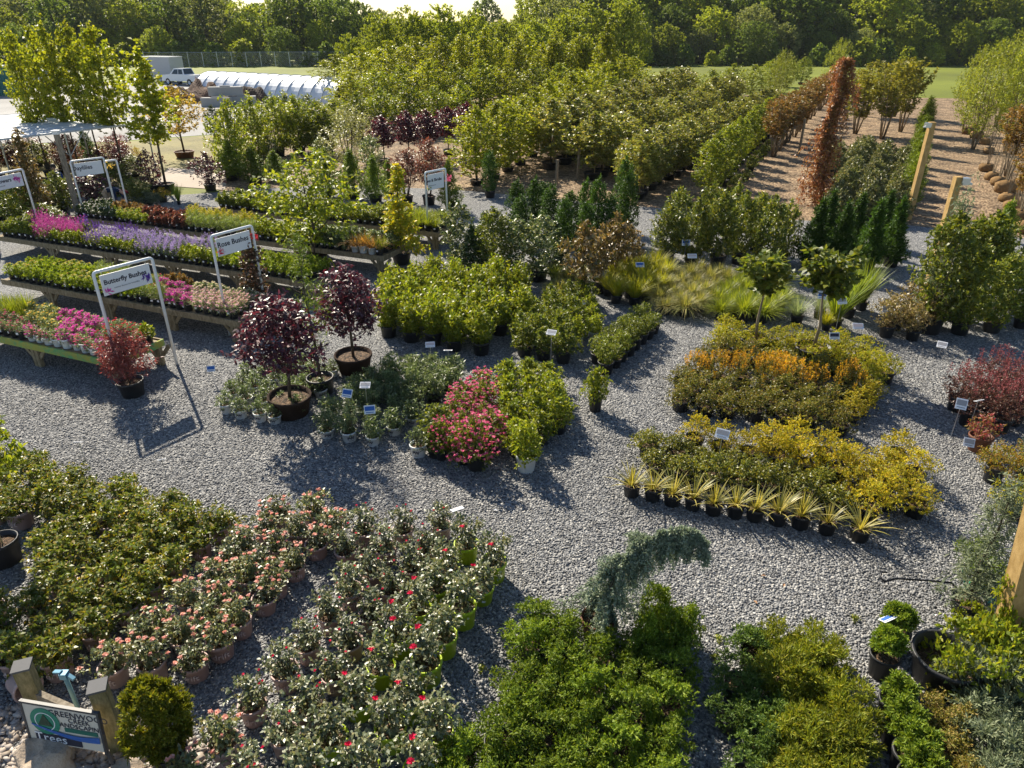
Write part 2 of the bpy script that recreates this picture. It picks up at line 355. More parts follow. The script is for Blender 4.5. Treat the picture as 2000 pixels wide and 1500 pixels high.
L_juni = leaf('juniper_green', [(0.028, 0.058, 0.016), (0.05, 0.09, 0.02), (0.085, 0.125, 0.03)], 0.3, 0.5, 0.3)
L_blue = leaf('blue_needle', [(0.07, 0.095, 0.062), (0.13, 0.16, 0.115), (0.21, 0.235, 0.185)], 0.25, 0.5, 0.3, (1.1, 1.15, 0.9), gain=(1.9, 1.85, 1.75))
L_cedar = leaf('grey_needle', [(0.06, 0.085, 0.06), (0.10, 0.13, 0.09), (0.15, 0.18, 0.125)], 0.25, 0.5, 0.3, (1.1, 1.15, 0.9))
L_goldthuja = leaf('gold_thuja', [(0.07, 0.09, 0.010), (0.12, 0.135, 0.012), (0.165, 0.165, 0.016), (0.18, 0.15, 0.018)], 0.35, 0.5, 0.3, gain=(1.75, 1.75, 1.5))
L_grass = leaf('grass_blade', [(0.07, 0.105, 0.012), (0.115, 0.15, 0.016), (0.17, 0.19, 0.022)], 0.45, 0.4, 0.4)
L_sedge = leaf('sedge_blade', [(0.13, 0.16, 0.014), (0.20, 0.215, 0.018), (0.27, 0.25, 0.024)], 0.45, 0.4, 0.4, gain=(1.6, 1.5, 1.3))
L_tan = leaf('tan_blade', [(0.10, 0.125, 0.03), (0.17, 0.175, 0.06), (0.27, 0.245, 0.12), (0.09, 0.125, 0.025)], 0.4, 0.45, 0.35, gain=(1.6, 1.5, 1.3))
L_bluegrass = leaf('blue_blade', [(0.09, 0.13, 0.075), (0.14, 0.185, 0.11), (0.19, 0.22, 0.14)], 0.4, 0.4, 0.4, (1.2, 1.2, 0.8))
L_yucca = leaf('yucca_blade', [(0.10, 0.12, 0.03), (0.26, 0.24, 0.06), (0.33, 0.29, 0.10), (0.06, 0.08, 0.02)], 0.3, 0.35, 0.5, gain=(1.6, 1.5, 1.3))
L_brown = leaf('brown_leaf', [(0.075, 0.068, 0.03), (0.125, 0.10, 0.05), (0.18, 0.145, 0.085), (0.08, 0.09, 0.03)], 0.3, 0.36, 0.5)
L_willow = leaf('willow_leaf', [(0.08, 0.11, 0.018), (0.13, 0.165, 0.024), (0.18, 0.20, 0.032)], 0.45, 0.4, 0.4)
L_maple = leaf('maple_leaf', [(0.075, 0.105, 0.010), (0.125, 0.155, 0.012), (0.17, 0.195, 0.016), (0.20, 0.205, 0.02)], 0.48, 0.4, 0.4, gain=(2.0, 1.85, 1.4))
L_wood1 = leaf('woodland_leaf', [(0.035, 0.062, 0.016), (0.058, 0.092, 0.02), (0.085, 0.12, 0.024)], 0.46, 0.5, 0.25, gain=(2.6, 2.3, 1.9))
L_wood2 = leaf('light_woodland_leaf', [(0.07, 0.10, 0.014), (0.11, 0.145, 0.018), (0.15, 0.18, 0.022)], 0.5, 0.5, 0.25, gain=(2.6, 2.3, 1.9))
L_wood3 = leaf('pale_woodland_leaf', [(0.055, 0.078, 0.035), (0.088, 0.112, 0.05), (0.12, 0.14, 0.065)], 0.46, 0.5, 0.25, gain=(2.6, 2.3, 1.9))
L_barb = leaf('barberry_leaf', [(0.06, 0.03, 0.022), (0.10, 0.042, 0.03), (0.14, 0.05, 0.04), (0.09, 0.06, 0.028)], 0.28, 0.36, 0.45, (1.25, 0.95, 0.85), gain=(1.25, 1.35, 1.3))
L_nand = leaf('nandina_leaf', [(0.30, 0.05, 0.07), (0.36, 0.10, 0.09), (0.15, 0.15, 0.022), (0.22, 0.05, 0.05)], 0.38, 0.38, 0.45, (1.5, 0.9, 0.8), gain=(1.2, 1.4, 1.3))
def petal(n, cols, tr=0.35): return leaf(n, cols, tr, 0.6, 0.2, (1.1, 0.9, 0.9), 0.1, (1.15, 1.15, 1.15))
F_coral = petal('coral_petal', [(0.70, 0.30, 0.26), (0.77, 0.41, 0.35), (0.74, 0.33, 0.20), (0.78, 0.50, 0.46)])
F_red = petal('red_petal', [(0.52, 0.010, 0.035), (0.66, 0.016, 0.075), (0.62, 0.03, 0.10)])
F_magenta = petal('magenta_petal', [(0.50, 0.03, 0.30), (0.64, 0.06, 0.42), (0.70, 0.12, 0.48)])
F_pink = petal('pink_petal', [(0.58, 0.07, 0.18), (0.68, 0.13, 0.26), (0.60, 0.22, 0.30)])
F_palepink = petal('pale_pink_petal', [(0.62, 0.34, 0.40), (0.70, 0.46, 0.48), (0.66, 0.52, 0.42)])
F_lav = petal('lavender_petal', [(0.28, 0.22, 0.46), (0.36, 0.30, 0.54), (0.44, 0.38, 0.60)])
F_viol = petal('violet_petal', [(0.11, 0.05, 0.33), (0.17, 0.08, 0.42)])
F_salvia = petal('pink_salvia_petal', [(0.40, 0.05, 0.27), (0.54, 0.10, 0.36)])
F_yellow = petal('yellow_petal', [(0.66, 0.50, 0.06), (0.72, 0.58, 0.15)])
F_cream = petal('cream_petal', [(0.62, 0.58, 0.34), (0.66, 0.63, 0.45)])
F_white = petal('white_petal', [(0.70, 0.70, 0.66), (0.75, 0.75, 0.74)])
F_redp = petal('scarlet_petal', [(0.48, 0.03, 0.04), (0.56, 0.07, 0.09)])

# ------------------------------------------------------------------ lettering
def text_mesh(s, size, mat, align='CENTER', thick=0.002, wrap=0.0, bold=0.0):
    """Raised lettering standing in the XZ plane and facing -Y; wrap bends it round a pot of that radius."""
    cu = bpy.data.curves.new('lettering', 'FONT'); cu.body = s; cu.size = size; cu.align_x = align; cu.align_y = 'CENTER'; cu.extrude = thick; cu.resolution_u = 2; cu.offset = bold
    o = bpy.data.objects.new('lettering', cu); C.objects.link(o)
    dg = bpy.context.evaluated_depsgraph_get(); me = bpy.data.meshes.new_from_object(o.evaluated_get(dg))
    bpy.data.objects.remove(o); me.materials.clear(); me.materials.append(mat)
    for v in me.vertices:
        x, z, y = v.co.x, v.co.y, -v.co.z
        if wrap:
            a = x / wrap; v.co = ((wrap - y) * math.sin(a), -(wrap - y) * math.cos(a), z)
        else: v.co = (x, y, z)
    return me
# ------------------------------------------------------------------ pots
_pots = {}
def pot(r, h, mat, n=20, rim=0.012):
    k = (r, h, mat.name)
    if k not in _pots:
        b = MB(); rb = r * 0.82
        b.lathe([(0.001, 0.004), (rb * .96, 0.004), (rb, 0.012), (r * 0.985, h * 0.86), (r + rim, h * 0.87), (r + rim, h - 0.004), (r + rim * .6, h), (r - 0.006, h), (r * 0.93, h * 0.80), (r * .9, h * .78)], n)
        s = MB(); s.lathe([(r * 0.95, h * 0.80), (r * 0.6, h * 0.83), (0.001, h * 0.86)], n, wob=0.03)
        _pots[k] = (b.mesh('pot', mat, True), s.mesh('soil', M_soil))
    return _pots[k]
def label_mesh():
    b = MB(); b.box((0, 0, 0), (0.05, 0.003, 0.035)); return b.mesh('plant_tag', M_card)
TAGM = label_mesh()
KINDS = {}
def kind(name, cat, H, Rr, variants): KINDS[name] = dict(cat=cat, H=H, R=Rr, v=variants)
SERIAL = [0]
def place(kname, X, Y, Z=0.0, sxy=1.0, sz=1.0, rz=None, label='', group=None, cat=None, var=None, skip=()):
    k = KINDS[kname]; SERIAL[0] += 1
    v = k['v'][(SERIAL[0] * 7 + int(abs(X) * 13)) % len(k['v']) if var is None else var]
    t = root(kname, label, cat or k['cat'], (X, Y, Z), rnd.uniform(-0.5, 0.5) if rz is None else rz, (sxy, sxy, sz), group)
    if Z == 0 and k['H'] < 3: t.rotation_euler[0] = rnd.uniform(-.035, .035); t.rotation_euler[1] = rnd.uniform(-.035, .035)
    made = {}
    for part in v:
        nm, me = part[0], part[1]; par = part[2] if len(part) > 2 else None; off = part[3] if len(part) > 3 else None
        if nm in skip: continue
        o = ob(nm, me, made.get(par, t), off); made[nm] = o
    return t
def at_px(kname, bx, by, ty=None, wpx=None, label='', **kw):
    """Stand a plant where the photograph shows its foot, as tall and wide as it shows."""
    X, Y = G(bx, by); k = KINDS[kname]
    sz = topz(Y, ty) / k['H'] if ty is not None else 1.0
    sx = (wpx / ppm(Y, k['H'] * sz * 0.5)) / (2 * k['R']) if wpx else sz
    return place(kname, X, Y, 0, sx, sz, label=label, **kw)
def lattice(poly, p0, p1, sa, sr, jit=0.05, hexa=True, z=0.0):
    """World points in rows inside a polygon of photograph pixels; rows run along p0 -> p1."""
    W = [G(*q, z) for q in poly]; a = Vector(G(*p0, z)); d = (Vector(G(*p1, z)) - a).normalized(); nrm = Vector((-d.y, d.x))
    if nrm.y < 0: nrm = -nrm
    def inside(x, y):
        c = False; j = len(W) - 1
        for i in range(len(W)):
            if (W[i][1] > y) != (W[j][1] > y) and x < (W[j][0] - W[i][0]) * (y - W[i][1]) / (W[j][1] - W[i][1]) + W[i][0]: c = not c
            j = i
        return c
    us = [(Vector(q) - a).dot(d) for q in W]; ns = [(Vector(q) - a).dot(nrm) for q in W]
    rows = []; r = 0; n = math.floor(min(ns) / sr) * sr
    while n <= max(ns) + 1e-6:
        row = []; u = math.floor(min(us) / sa) * sa + (sa / 2 if hexa and r % 2 else 0)
        while u <= max(us) + 1e-6:
            q = a + d * u + nrm * n
            if inside(q.x, q.y): row.append((q.x + rnd.uniform(-jit, jit), q.y + rnd.uniform(-jit, jit)))
            u += sa
        row.sort()
        if row: rows.append(row)
        n += sr; r += 1
    return rows
def fill(choose, poly, p0, p1, sa, sr, block, jit=0.05, hvar=0.12, z=0.0, scale=1.0, hexa=True, limit=None, rz=None):
    """Rows of potted plants. choose(px, py, row, col, nrow) -> (kind, label start, group, height factor) or None."""
    rows = lattice(poly, p0, p1, sa, sr, jit, hexa, z); cnt = 0
    for i, row in enumerate(rows):
        for j, (x, y) in enumerate(row):
            px, py = proj(x, y, z); c = choose(px, py, i, j, len(rows))
            if not c: continue
            kn, lab, grp, hf = c
            s = scale * rnd.uniform(1 - hvar * .6, 1 + hvar * .6)
            where = ('front row' if i == 0 else 'back row' if i == len(rows) - 1 and i > 1 else nth(i + 1) + ' row back')
            lb = f"{lab}, {where} of {block}, {nth(j + 1)} from left"
            place(kn, x, y, z, s, s * hf * rnd.uniform(1 - hvar, 1 + hvar), label=lb, group=grp, rz=rz); cnt += 1
    return cnt
# ------------------------------------------------------------------ kinds of plant in pots
def shrub(name, cat, mat, potd, H, Rr, z0, n, per, L, W, prof='dome', nv=2, stem=False, flower=None, extra=None, pottag=False, seed=1, **kw):
    """Pot, soil and leafy crown; flower = (name, material, count, petals, radius)."""
    vs_ = []
    for i in range(nv):
        sd_ = seed * 100 + i
        f, P = foliage('foliage', mat, sd_, n, per, prof, H, Rr, z0, L, W, **kw)
        parts = []
        if potd:
            pm, sm = pot(*potd); parts += [('pot', pm), ('soil', sm, 'pot')]
            if pottag: parts.append(('plant_tag', TAGM, 'pot', (rnd.uniform(-.03, .03), -potd[0] - 0.02, potd[1] * .8)))
        if stem:
            b = MB(); g = random.Random(sd_)
            for q in range(5):
                a = g.uniform(0, 6.28); rr = Rr * g.uniform(.3, .6)
                zb = potd[1] * .8 if potd else 0.0
                b.tube([(0.03 * math.cos(a), 0.03 * math.sin(a), zb), (rr * .5 * math.cos(a), rr * .5 * math.sin(a), z0 + (H - z0) * .25), (rr * math.cos(a), rr * math.sin(a), z0 + (H - z0) * .7)], [.009, .007, .003], 5)
            parts.append(('stems', b.mesh('stems', M_twig)))
        parts.append(('foliage', f))
        if flower:
            fn, fm, cnt0, pet, fr = flower; cnt = max(cnt0) if isinstance(cnt0, tuple) else cnt0
            top = P[np.argsort(-(P[:, 2] + 0.35 * np.hypot(P[:, 0], P[:, 1])))][: max(cnt * 3, 6)]
            if isinstance(cnt0, tuple): cnt = cnt0[i % len(cnt0)]
            g = np.random.default_rng(sd_ + 5); q = top[g.permutation(len(top))[:cnt]]
            if cnt <= 12:
                for z_ in range(len(q)): parts.append(('bloom', blooms('bloom', fm, sd_ + z_, q[z_:z_ + 1] * 0, pet, fr), None, tuple(q[z_])))
            else: parts.append((fn, blooms(fn, fm, sd_, q, pet, fr)))
        if extra: parts += extra(i, P)
        vs_.append(parts)
    kind(name, cat, H, Rr, vs_)
def shoots(mat, n, per, H, Rr, z0, L, W, name='tip_growth', prof='dome'):
    """Young growth of another colour over the top of the crown."""
    def f(i, P):
        g = np.random.default_rng(i + 77); q = P[np.argsort(-P[:, 2])][: n * 2]; q = q[g.permutation(len(q))[:n]]
        k = g.uniform(0, 1, (len(q), per)); B = q[:, None, :] + np.array([0, 0, 1.0]) * (k[..., None] * H) + g.normal(size=(len(q), per, 3)) * 0.012
        D = g.normal(size=(len(q), per, 3)); D[..., 2] = np.abs(D[..., 2]) + 0.4
        V = leafquads(B.reshape(-1, 3), D.reshape(-1, 3), L, W, g, flat=0.5)
        return [(name, np_mesh(name, V, np.arange(len(V)).reshape(-1, 4), mat))]
    return f
P3 = (0.15, 0.27)     # three gallon pot: radius, height
def P3m(m): return (0.15, 0.26, m)
DRIFT = text_mesh('drift', 0.115, M_pinkink, wrap=0.152); PW = text_mesh('PW', 0.075, M_ink, wrap=0.132, bold=0.002)
_b = MB()
for i_, w_ in enumerate((0.09, 0.07)):
    for a_ in range(6):
        x0 = (-0.5 + a_ / 6) * w_; a0 = (x0 + w_ / 12) / 0.131
        _b.box((0.131 * math.sin(a0), -0.131 * math.cos(a0), -0.012 * i_), (w_ / 6, 0.003, 0.005), rz=a0)
PWL = _b.mesh('small_print', M_greyink)
def drift(i, P): return [('lettering', DRIFT, 'pot', (0, 0, 0.13)), ]
def pwtext(zc): return lambda i, P: [('lettering', PW, 'pot', (0, 0, zc)), ('small_print', PWL, 'pot', (0, 0, zc - .045))]
shrub('leafy_rose', 'rose bush', L_rosegrn, P3m(M_mauve), 0.56, 0.33, 0.2, 95, 9, 0.06, 0.033, flat=2.0, nv=3, lump=.35, sl=.12, flower=None, extra=drift, seed=2, inner=.5)
shrub('coral_rose', 'rose bush', L_rose, P3m(M_mauve), 0.54, 0.265, 0.24, 72, 8, 0.052, 0.03, 'ball', flat=3.0, nv=4, lump=.4, sl=.1, flower=('blooms', F_coral, (9, 6, 8, 4), 9, 0.036), extra=drift, seed=3, stem=True)
shrub('small_red_rose', 'rose bush', L_rosegrey, P3m(M_mauve), 0.62, 0.26, 0.25, 76, 8, 0.052, 0.03, 'ball', flat=3.0, nv=3, lump=.4, sl=.12, flower=('blooms', F_red, (4, 2, 3), 8, 0.02), extra=drift, seed=4, stem=True)
shrub('red_rose', 'rose bush', L_rosegrey, (0.165, 0.30, M_lime), 0.74, 0.28, 0.30, 76, 8, 0.056, 0.033, 'ball', flat=3.0, nv=4, lump=.45, sl=.14, flower=('blooms', F_red, (1, 2, 0, 1), 10, 0.042), seed=5, stem=True,
      extra=lambda i, P: [('plant_tag', TAGM, 'pot', (0.03, -0.18, 0.17))] if i % 2 else [])
shrub('azalea', 'azalea', L_greygrn, (0.13, 0.22, M_white), 0.52, 0.24, 0.18, 65, 8, 0.055, 0.02, nv=3, sl=.1, extra=pwtext(.12), seed=6, stem=True)
shrub('willowy_shrub', 'shrub', L_greygrn, (0.13, 0.22, M_white), 0.68, 0.26, 0.2, 75, 9, 0.085, 0.02, nv=3, sl=.16, prof='loose', extra=pwtext(.12), seed=7, stem=True)
shrub('grey_shrub', 'shrub', L_greygrn, P3m(M_black), 0.66, 0.32, 0.2, 110, 9, 0.08, 0.022, nv=3, sl=.14, seed=8, lump=.35)
shrub('mounded_shrub', 'shrub', L_bright, P3m(M_black), 0.72, 0.36, 0.22, 120, 10, 0.065, 0.03, nv=3, sl=.14, seed=9, lump=.4)
shrub('white_pot_shrub', 'shrub', L_bright, (0.16, 0.24, M_white), 0.76, 0.36, 0.2, 120, 10, 0.065, 0.03, nv=1, sl=.14, seed=10, lump=.4, extra=pwtext(.12))
shrub('pink_weigela', 'weigela', L_mid, P3m(M_black), 0.76, 0.38, 0.2, 110, 9, 0.06, 0.028, nv=2, sl=.16, seed=11, lump=.35, flower=('blooms', F_pink, 95, 6, 0.04))
shrub('cherry_laurel', 'laurel', L_bright, (0.21, 0.32, M_black), 1.12, 0.42, 0.28, 110, 11, 0.115, 0.04, prof='loose', nv=3, sl=.22, seed=12, lump=.3, up=1.3)
shrub('viburnum', 'shrub', L_mid, (0.17, 0.28, M_black), 0.85, 0.36, 0.24, 110, 9, 0.075, 0.036, nv=3, sl=.16, seed=13, lump=.35)
shrub('boxwood', 'boxwood', L_mid, (0.15, 0.24, M_black), 0.62, 0.23, 0.2, 120, 10, 0.04, 0.022, nv=3, sl=.08, seed=14, lump=.35, prof='ball')
shrub('golden_spirea', 'spirea', L_gold, (0.16, 0.24, M_black), 0.62, 0.34, 0.2, 150, 10, 0.035, 0.018, nv=3, sl=.1, seed=15, lump=.4)
shrub('orange_spirea', 'spirea', L_spirea, (0.16, 0.24, M_black), 0.60, 0.34, 0.2, 130, 10, 0.036, 0.018, nv=3, sl=.1, seed=16, lump=.35, extra=shoots(L_orange, 46, 16, .17, .3, .5, .035, .018))
shrub('dark_spirea', 'spirea', L_spirea, (0.16, 0.24, M_black), 0.56, 0.34, 0.18, 150, 10, 0.036, 0.019, nv=3, sl=.1, seed=17, lump=.35)
shrub('green_spirea', 'spirea', leaf('green_spirea_leaf', [(0.04, 0.058, 0.014), (0.075, 0.098, 0.018), (0.12, 0.13, 0.02), (0.17, 0.155, 0.022)], .36, .34, .5), (0.16, 0.24, M_black), 0.56, 0.34, 0.18, 140, 10, 0.042, 0.022, nv=3, sl=.1, seed=120, lump=.35)
shrub('lime_spirea', 'spirea', L_yelgrn, (0.16, 0.24, M_black), 0.60, 0.34, 0.18, 150, 10, 0.036, 0.018, nv=3, sl=.1, seed=18, lump=.4)
shrub('barberry', 'barberry', L_barb, P3m(M_black), 0.72, 0.40, 0.2, 130, 11, 0.038, 0.018, nv=3, sl=.2, seed=19, lump=.45, prof='loose', extra=shoots(petal('pink_shoot', [(.22, .06, .06), (.27, .09, .09)], .35), 16, 14, .2, .3, .5, .035, .016))
shrub('nandina', 'nandina', L_nand, (0.14, 0.22, M_brown), 0.55, 0.25, 0.16, 70, 9, 0.055, 0.02, nv=1, sl=.14, seed=20, prof='loose')
shrub('rusty_spirea', 'spirea', leaf('rusty_spirea_leaf', [(0.12, 0.15, 0.016), (0.22, 0.2, 0.02), (0.30, 0.18, 0.03), (0.25, 0.13, 0.035)], gain=(1.45, 1.45, 1.3)), P3m(M_black), 0.66, 0.38, 0.2, 150, 10, 0.04, 0.018, nv=2, sl=.12, seed=21, lump=.4)
shrub('chartreuse_shrub', 'shrub', L_yelgrn, P3m(M_black), 0.7, 0.4, 0.2, 140, 10, 0.05, 0.022, nv=1, sl=.12, seed=22, lump=.4)
shrub('brown_shrub', 'shrub', L_brown, P3m(M_black), 0.95, 0.42, 0.22, 130, 9, 0.06, 0.03, nv=2, sl=.2, seed=23, lump=.4, prof='loose', stem=True)
shrub('upright_green_shrub', 'shrub', L_mid, (0.2, 0.32, M_black), 2.3, 0.6, 0.4, 300, 10, 0.10, 0.045, nv=3, sl=.25, seed=24, lump=.35, prof='oval', stem=True, up=1.1)
shrub('skip_laurel', 'laurel', leaf('laurel_leaf', [(0.03, 0.055, 0.012), (0.06, 0.09, 0.015), (0.10, 0.125, 0.02), (0.16, 0.165, 0.028)], .36, .28, .6), (0.24, 0.36, M_black), 2.0, 0.6, 0.36, 330, 10, 0.10, 0.045, nv=3, sl=.22, seed=25, lump=.35, prof='oval', up=1.2)
shrub('holly', 'holly', L_dark, (0.22, 0.34, M_black), 1.9, 0.5, 0.3, 300, 10, 0.075, 0.045, nv=2, sl=.16, seed=26, lump=.3, prof='cone')
shrub('variegated_holly', 'holly', L_varieg, (0.22, 0.34, M_black), 1.95, 0.5, 0.3, 300, 10, 0.075, 0.045, nv=2, sl=.16, seed=27, lump=.3, prof='oval')
shrub('cypress', 'cypress', L_condark, (0.22, 0.34, M_black), 2.05, 0.52, 0.26, 420, 12, 0.13, 0.028, nv=3, sl=.26, seed=28, lump=.4, prof='cone', up=1.6, spread=.5)
shrub('arborvitae', 'arborvitae', L_condark, (0.22, 0.36, M_black), 2.2, 0.36, 0.3, 380, 12, 0.085, 0.028, nv=3, sl=.18, seed=29, lump=.35, prof='col', up=1.6, spread=.6)
shrub('rhododendron', 'rhododendron', leaf('rhodo_leaf', [(0.035, 0.05, 0.022), (0.06, 0.08, 0.032), (0.10, 0.115, 0.05), (0.16, 0.15, 0.07)], .25, .25, .65), (0.25, 0.34, M_black), 1.25, 0.62, 0.25, 200, 10, 0.125, 0.05, nv=3, sl=.14, seed=30, lump=.4)
shrub('magnolia', 'magnolia', L_magn, (0.22, 0.34, M_black), 1.75, 0.55, 0.6, 120, 9, 0.13, 0.06, nv=2, sl=.22, seed=31, lump=.5, prof='oval', stem=True)
shrub('upright_juniper', 'juniper', L_con, (0.2, 0.32, M_black), 2.0, 0.5, 0.3, 380, 12, 0.09, 0.025, nv=2, sl=.2, seed=32, lump=.4, prof='cone', up=1.4)
shrub('clipped_holly_ball', 'holly', L_dark, (0.3, 0.4, M_black), 2.6, 0.85, 0.5, 420, 10, 0.11, 0.06, nv=1, sl=.12, seed=33, lump=.15, prof='oval')
# evergreen mounds low to the ground, of many small tufts
def mound(name, cat, mats, potd, H, Rr, z0, lobes, tufts, per, L, W, nv=3, seed=1, up=0.8, sl=.05, out=.7, spread=.7, cloud=0.36, prof='dome', lump=.3):
    vs_ = []
    for i in range(nv):
        g = np.random.default_rng(seed * 31 + i); allV = []
        P0, O, t = crown_pts(g, lobes, prof, H * 0.9, Rr * .86, z0, lump, .3)
        for c in P0:
            rl = Rr * cloud * g.uniform(.7, 1.2)
            d = unit(g.normal(size=(tufts, 3)) + np.array([0, 0, .5])); pts = c + d * rl * g.uniform(.75, 1.05, (tufts, 1)) * np.array([1, 1, .75])
            k = g.uniform(0, 1, (tufts, per)); B = pts[:, None, :] - d[:, None, :] * (k[..., None] * sl)
            LD = d[:, None, :] * out + np.array([0, 0, up]) * .3 + g.normal(size=(tufts, per, 3)) * spread
            allV.append(leafquads(B.reshape(-1, 3), LD.reshape(-1, 3), L, W, g, flat=.9))
        V = np.concatenate(allV); f = np_mesh('foliage', V, np.arange(len(V)).reshape(-1, 4), mats if not isinstance(mats, list) else mats[i % len(mats)])
        parts = []
        if potd: pm, sm = pot(*potd); parts += [('pot', pm), ('soil', sm, 'pot')]
        parts.append(('foliage', f)); vs_.append(parts)
    kind(name, cat, H, Rr, vs_)
mound('dwarf_conifer', 'conifer', L_con, (0.15, 0.24, M_black), 0.56, 0.36, 0.16, 26, 24, 5, 0.042, 0.017, seed=41, cloud=.3)
mound('feathery_cypress', 'cypress', leaf('feathery_cypress_leaf', [(0.055, 0.08, 0.010), (0.09, 0.12, 0.012), (0.13, 0.155, 0.016), (0.17, 0.165, 0.02)], .3, .5, .3), (0.15, 0.24, M_black), 0.56, 0.36, 0.18, 22, 30, 6, 0.06, 0.012, seed=42, out=1.0, up=1.3)
mound('green_juniper', 'juniper', L_juni, (0.15, 0.24, M_black), 0.50, 0.34, 0.18, 22, 26, 6, 0.04, 0.014, seed=43, out=.9)
mound('globe_thuja', 'thuja', L_con, (0.15, 0.28, M_black), 0.62, 0.185, 0.26, 42, 22, 6, 0.042, 0.015, seed=44, out=.9, cloud=.3, prof='ball', lump=0)
mound('grey_juniper', 'juniper', L_cedar, P3m(M_black), 0.55, 0.5, 0.16, 30, 26, 7, 0.065, 0.014, seed=45, out=1.2, sl=.14, nv=2)
mound('olive_juniper', 'juniper', leaf('olive_juniper_leaf', [(0.06, 0.075, 0.02), (0.11, 0.12, 0.03), (0.17, 0.15, 0.05), (0.2, 0.15, 0.07)], .3, .5, .3), P3m(M_black), 0.5, 0.34, 0.18, 24, 26, 6, 0.034, 0.014, seed=46, nv=2)
# grasses
def grass(name, cat, mat, H, spread, n, W, potd=(0.14, 0.22, M_black), nv=3, seed=1, droop=.5, r0=.08, z=None):
    vs_ = []
    for i in range(nv):
        f = blades('blades', mat, seed * 10 + i, n // 2, H, spread, W * 1.9, r0, (potd[1] * .8 if potd else 0) if z is None else z, droop)
        pm, sm = pot(*potd); vs_.append([('pot', pm), ('soil', sm, 'pot'), ('blades', f)])
    kind(name, cat, H * .9 + .15, H * .75, vs_)
grass('yellow_sedge', 'grass', L_sedge, 0.54, .8, 640, .009, seed=51)
grass('tan_grass', 'grass', L_tan, 0.40, 1.2, 700, .009, seed=52, droop=.75)
grass('green_grass', 'grass', L_grass, 0.46, 1.1, 620, .011, seed=53, droop=.6)
grass('tall_grass', 'grass', leaf('tall_grass_blade', [(0.06, 0.10, 0.012), (0.10, 0.145, 0.016), (0.15, 0.185, 0.025)], .45, .4, .4), 1.05, .5, 420, .013, seed=54, droop=.6)
grass('blue_grass', 'grass', L_bluegrass, 0.55, .8, 420, .008, seed=55)
grass('brown_sedge', 'grass', leaf('brown_sedge_blade', [(0.17, 0.10, 0.03), (0.27, 0.15, 0.05), (0.22, 0.17, 0.05)], .4, .5, .3), 0.42, 1.0, 300, .007, potd=(.1, .17, M_white), seed=56, droop=.9, nv=1)
grass('yucca', 'yucca', L_yucca, 0.40, 1.15, 96, .0145, potd=(.15, .24, M_black), seed=57, droop=.35, r0=.03, nv=4)
# perennials for the benches
PP = (0.085, 0.15)
def peren(name, mat, H, n=46, per=8, L=.045, W=.022, flower=None, potm=M_black, prof='dome', nv=2, seed=1, extra=None, Rr=.16, **kw):
    shrub(name, 'perennial', mat, (PP[0], PP[1], potm), H, Rr, .12, n, per, L, W, prof=prof, nv=nv, flower=flower, pottag=True, seed=seed, extra=extra, sl=.07, **kw)
def spk(mat, n, h, r, per=14, nm='flower_spikes'):
    def f(i, P):
        g = np.random.default_rng(i + 9); q = P[np.argsort(-P[:, 2])][: n * 2]; q = q[g.permutation(len(q))[:n]]
        return [(nm, spikes(nm, mat, i + 3, q, h, r, per))]
    return f
peren('magenta_dianthus', L_bluegrass, .30, flower=('blooms', F_magenta, 44, 6, .03), seed=61, L=.06, W=.010)
peren('red_dianthus', L_greygrn, .32, flower=('blooms', F_redp, 20, 6, .025), seed=62, L=.06, W=.010)
peren('pale_dianthus', L_bluegrass, .30, flower=('blooms', F_palepink, 36, 6, .03), seed=63, L=.06, W=.010)
peren('rosy_dianthus', L_greygrn, .30, flower=('blooms', F_pink, 18, 6, .024), seed=64, L=.06, W=.010)
peren('yellow_coreopsis', L_greygrn, .34, flower=('blooms', F_yellow, 22, 6, .026), seed=65, L=.06, W=.012)
peren('white_pot_dianthus', L_bluegrass, .32, flower=('blooms', F_magenta, 40, 6, .03), seed=66, L=.06, W=.010, potm=M_white)
peren('white_pot_pink', L_greygrn, .32, flower=('blooms', F_pink, 20, 6, .026), seed=67, L=.06, W=.010, potm=M_white)
L_lime = leaf('lime_leaf', [(0.07, 0.115, 0.010), (0.11, 0.155, 0.013), (0.155, 0.19, 0.018)])
peren('lime_sedum', L_lime, .34, n=60, seed=68, L=.045, W=.022)
peren('green_perennial', L_bright, .38, n=60, seed=69, L=.055, W=.024)
peren('daisy_foliage', L_mid, .42, n=60, seed=70, L=.075, W=.028, prof='loose')
peren('reddish_perennial', L_rust, .36, n=56, seed=71)
peren('coral_bells', L_red, .34, n=50, seed=72, L=.06, W=.045)
peren('wispy_perennial', leaf('wispy_leaf', [(0.06, 0.10, 0.03), (0.10, 0.14, 0.045), (0.14, 0.175, 0.06)], .4), .46, n=70, seed=73, L=.08, W=.008, prof='loose', up=1.5)
peren('yellow_top_perennial', L_yelgrn, .46, n=60, seed=74, L=.07, W=.012, flower=('blooms', F_yellow, 12, 6, .02), prof='loose')
peren('dark_perennial', L_dark, .38, n=60, seed=75, flower=('blooms', F_white, 5, 6, .022))
peren('lavender_catmint', L_greygrn, .32, n=50, seed=76, extra=spk(F_lav, 26, .16, .022))
peren('violet_salvia', L_mid, .32, n=50, seed=77, extra=spk(F_viol, 20, .2, .022))
peren('pink_salvia', L_mid, .34, n=50, seed=78, extra=spk(F_salvia, 22, .2, .024))
peren('cream_perennial', L_greygrn, .30, n=46, seed=79, flower=('blooms', F_cream, 34, 6, .03))
peren('golden_perennial', L_lime, .36, n=60, seed=80, flower=('blooms', F_yellow, 3, 6, .024))
peren('pale_leaf_perennial', L_greygrn, .40, n=60, seed=81, L=.07, W=.03, flower=('blooms', F_white, 8, 6, .022))
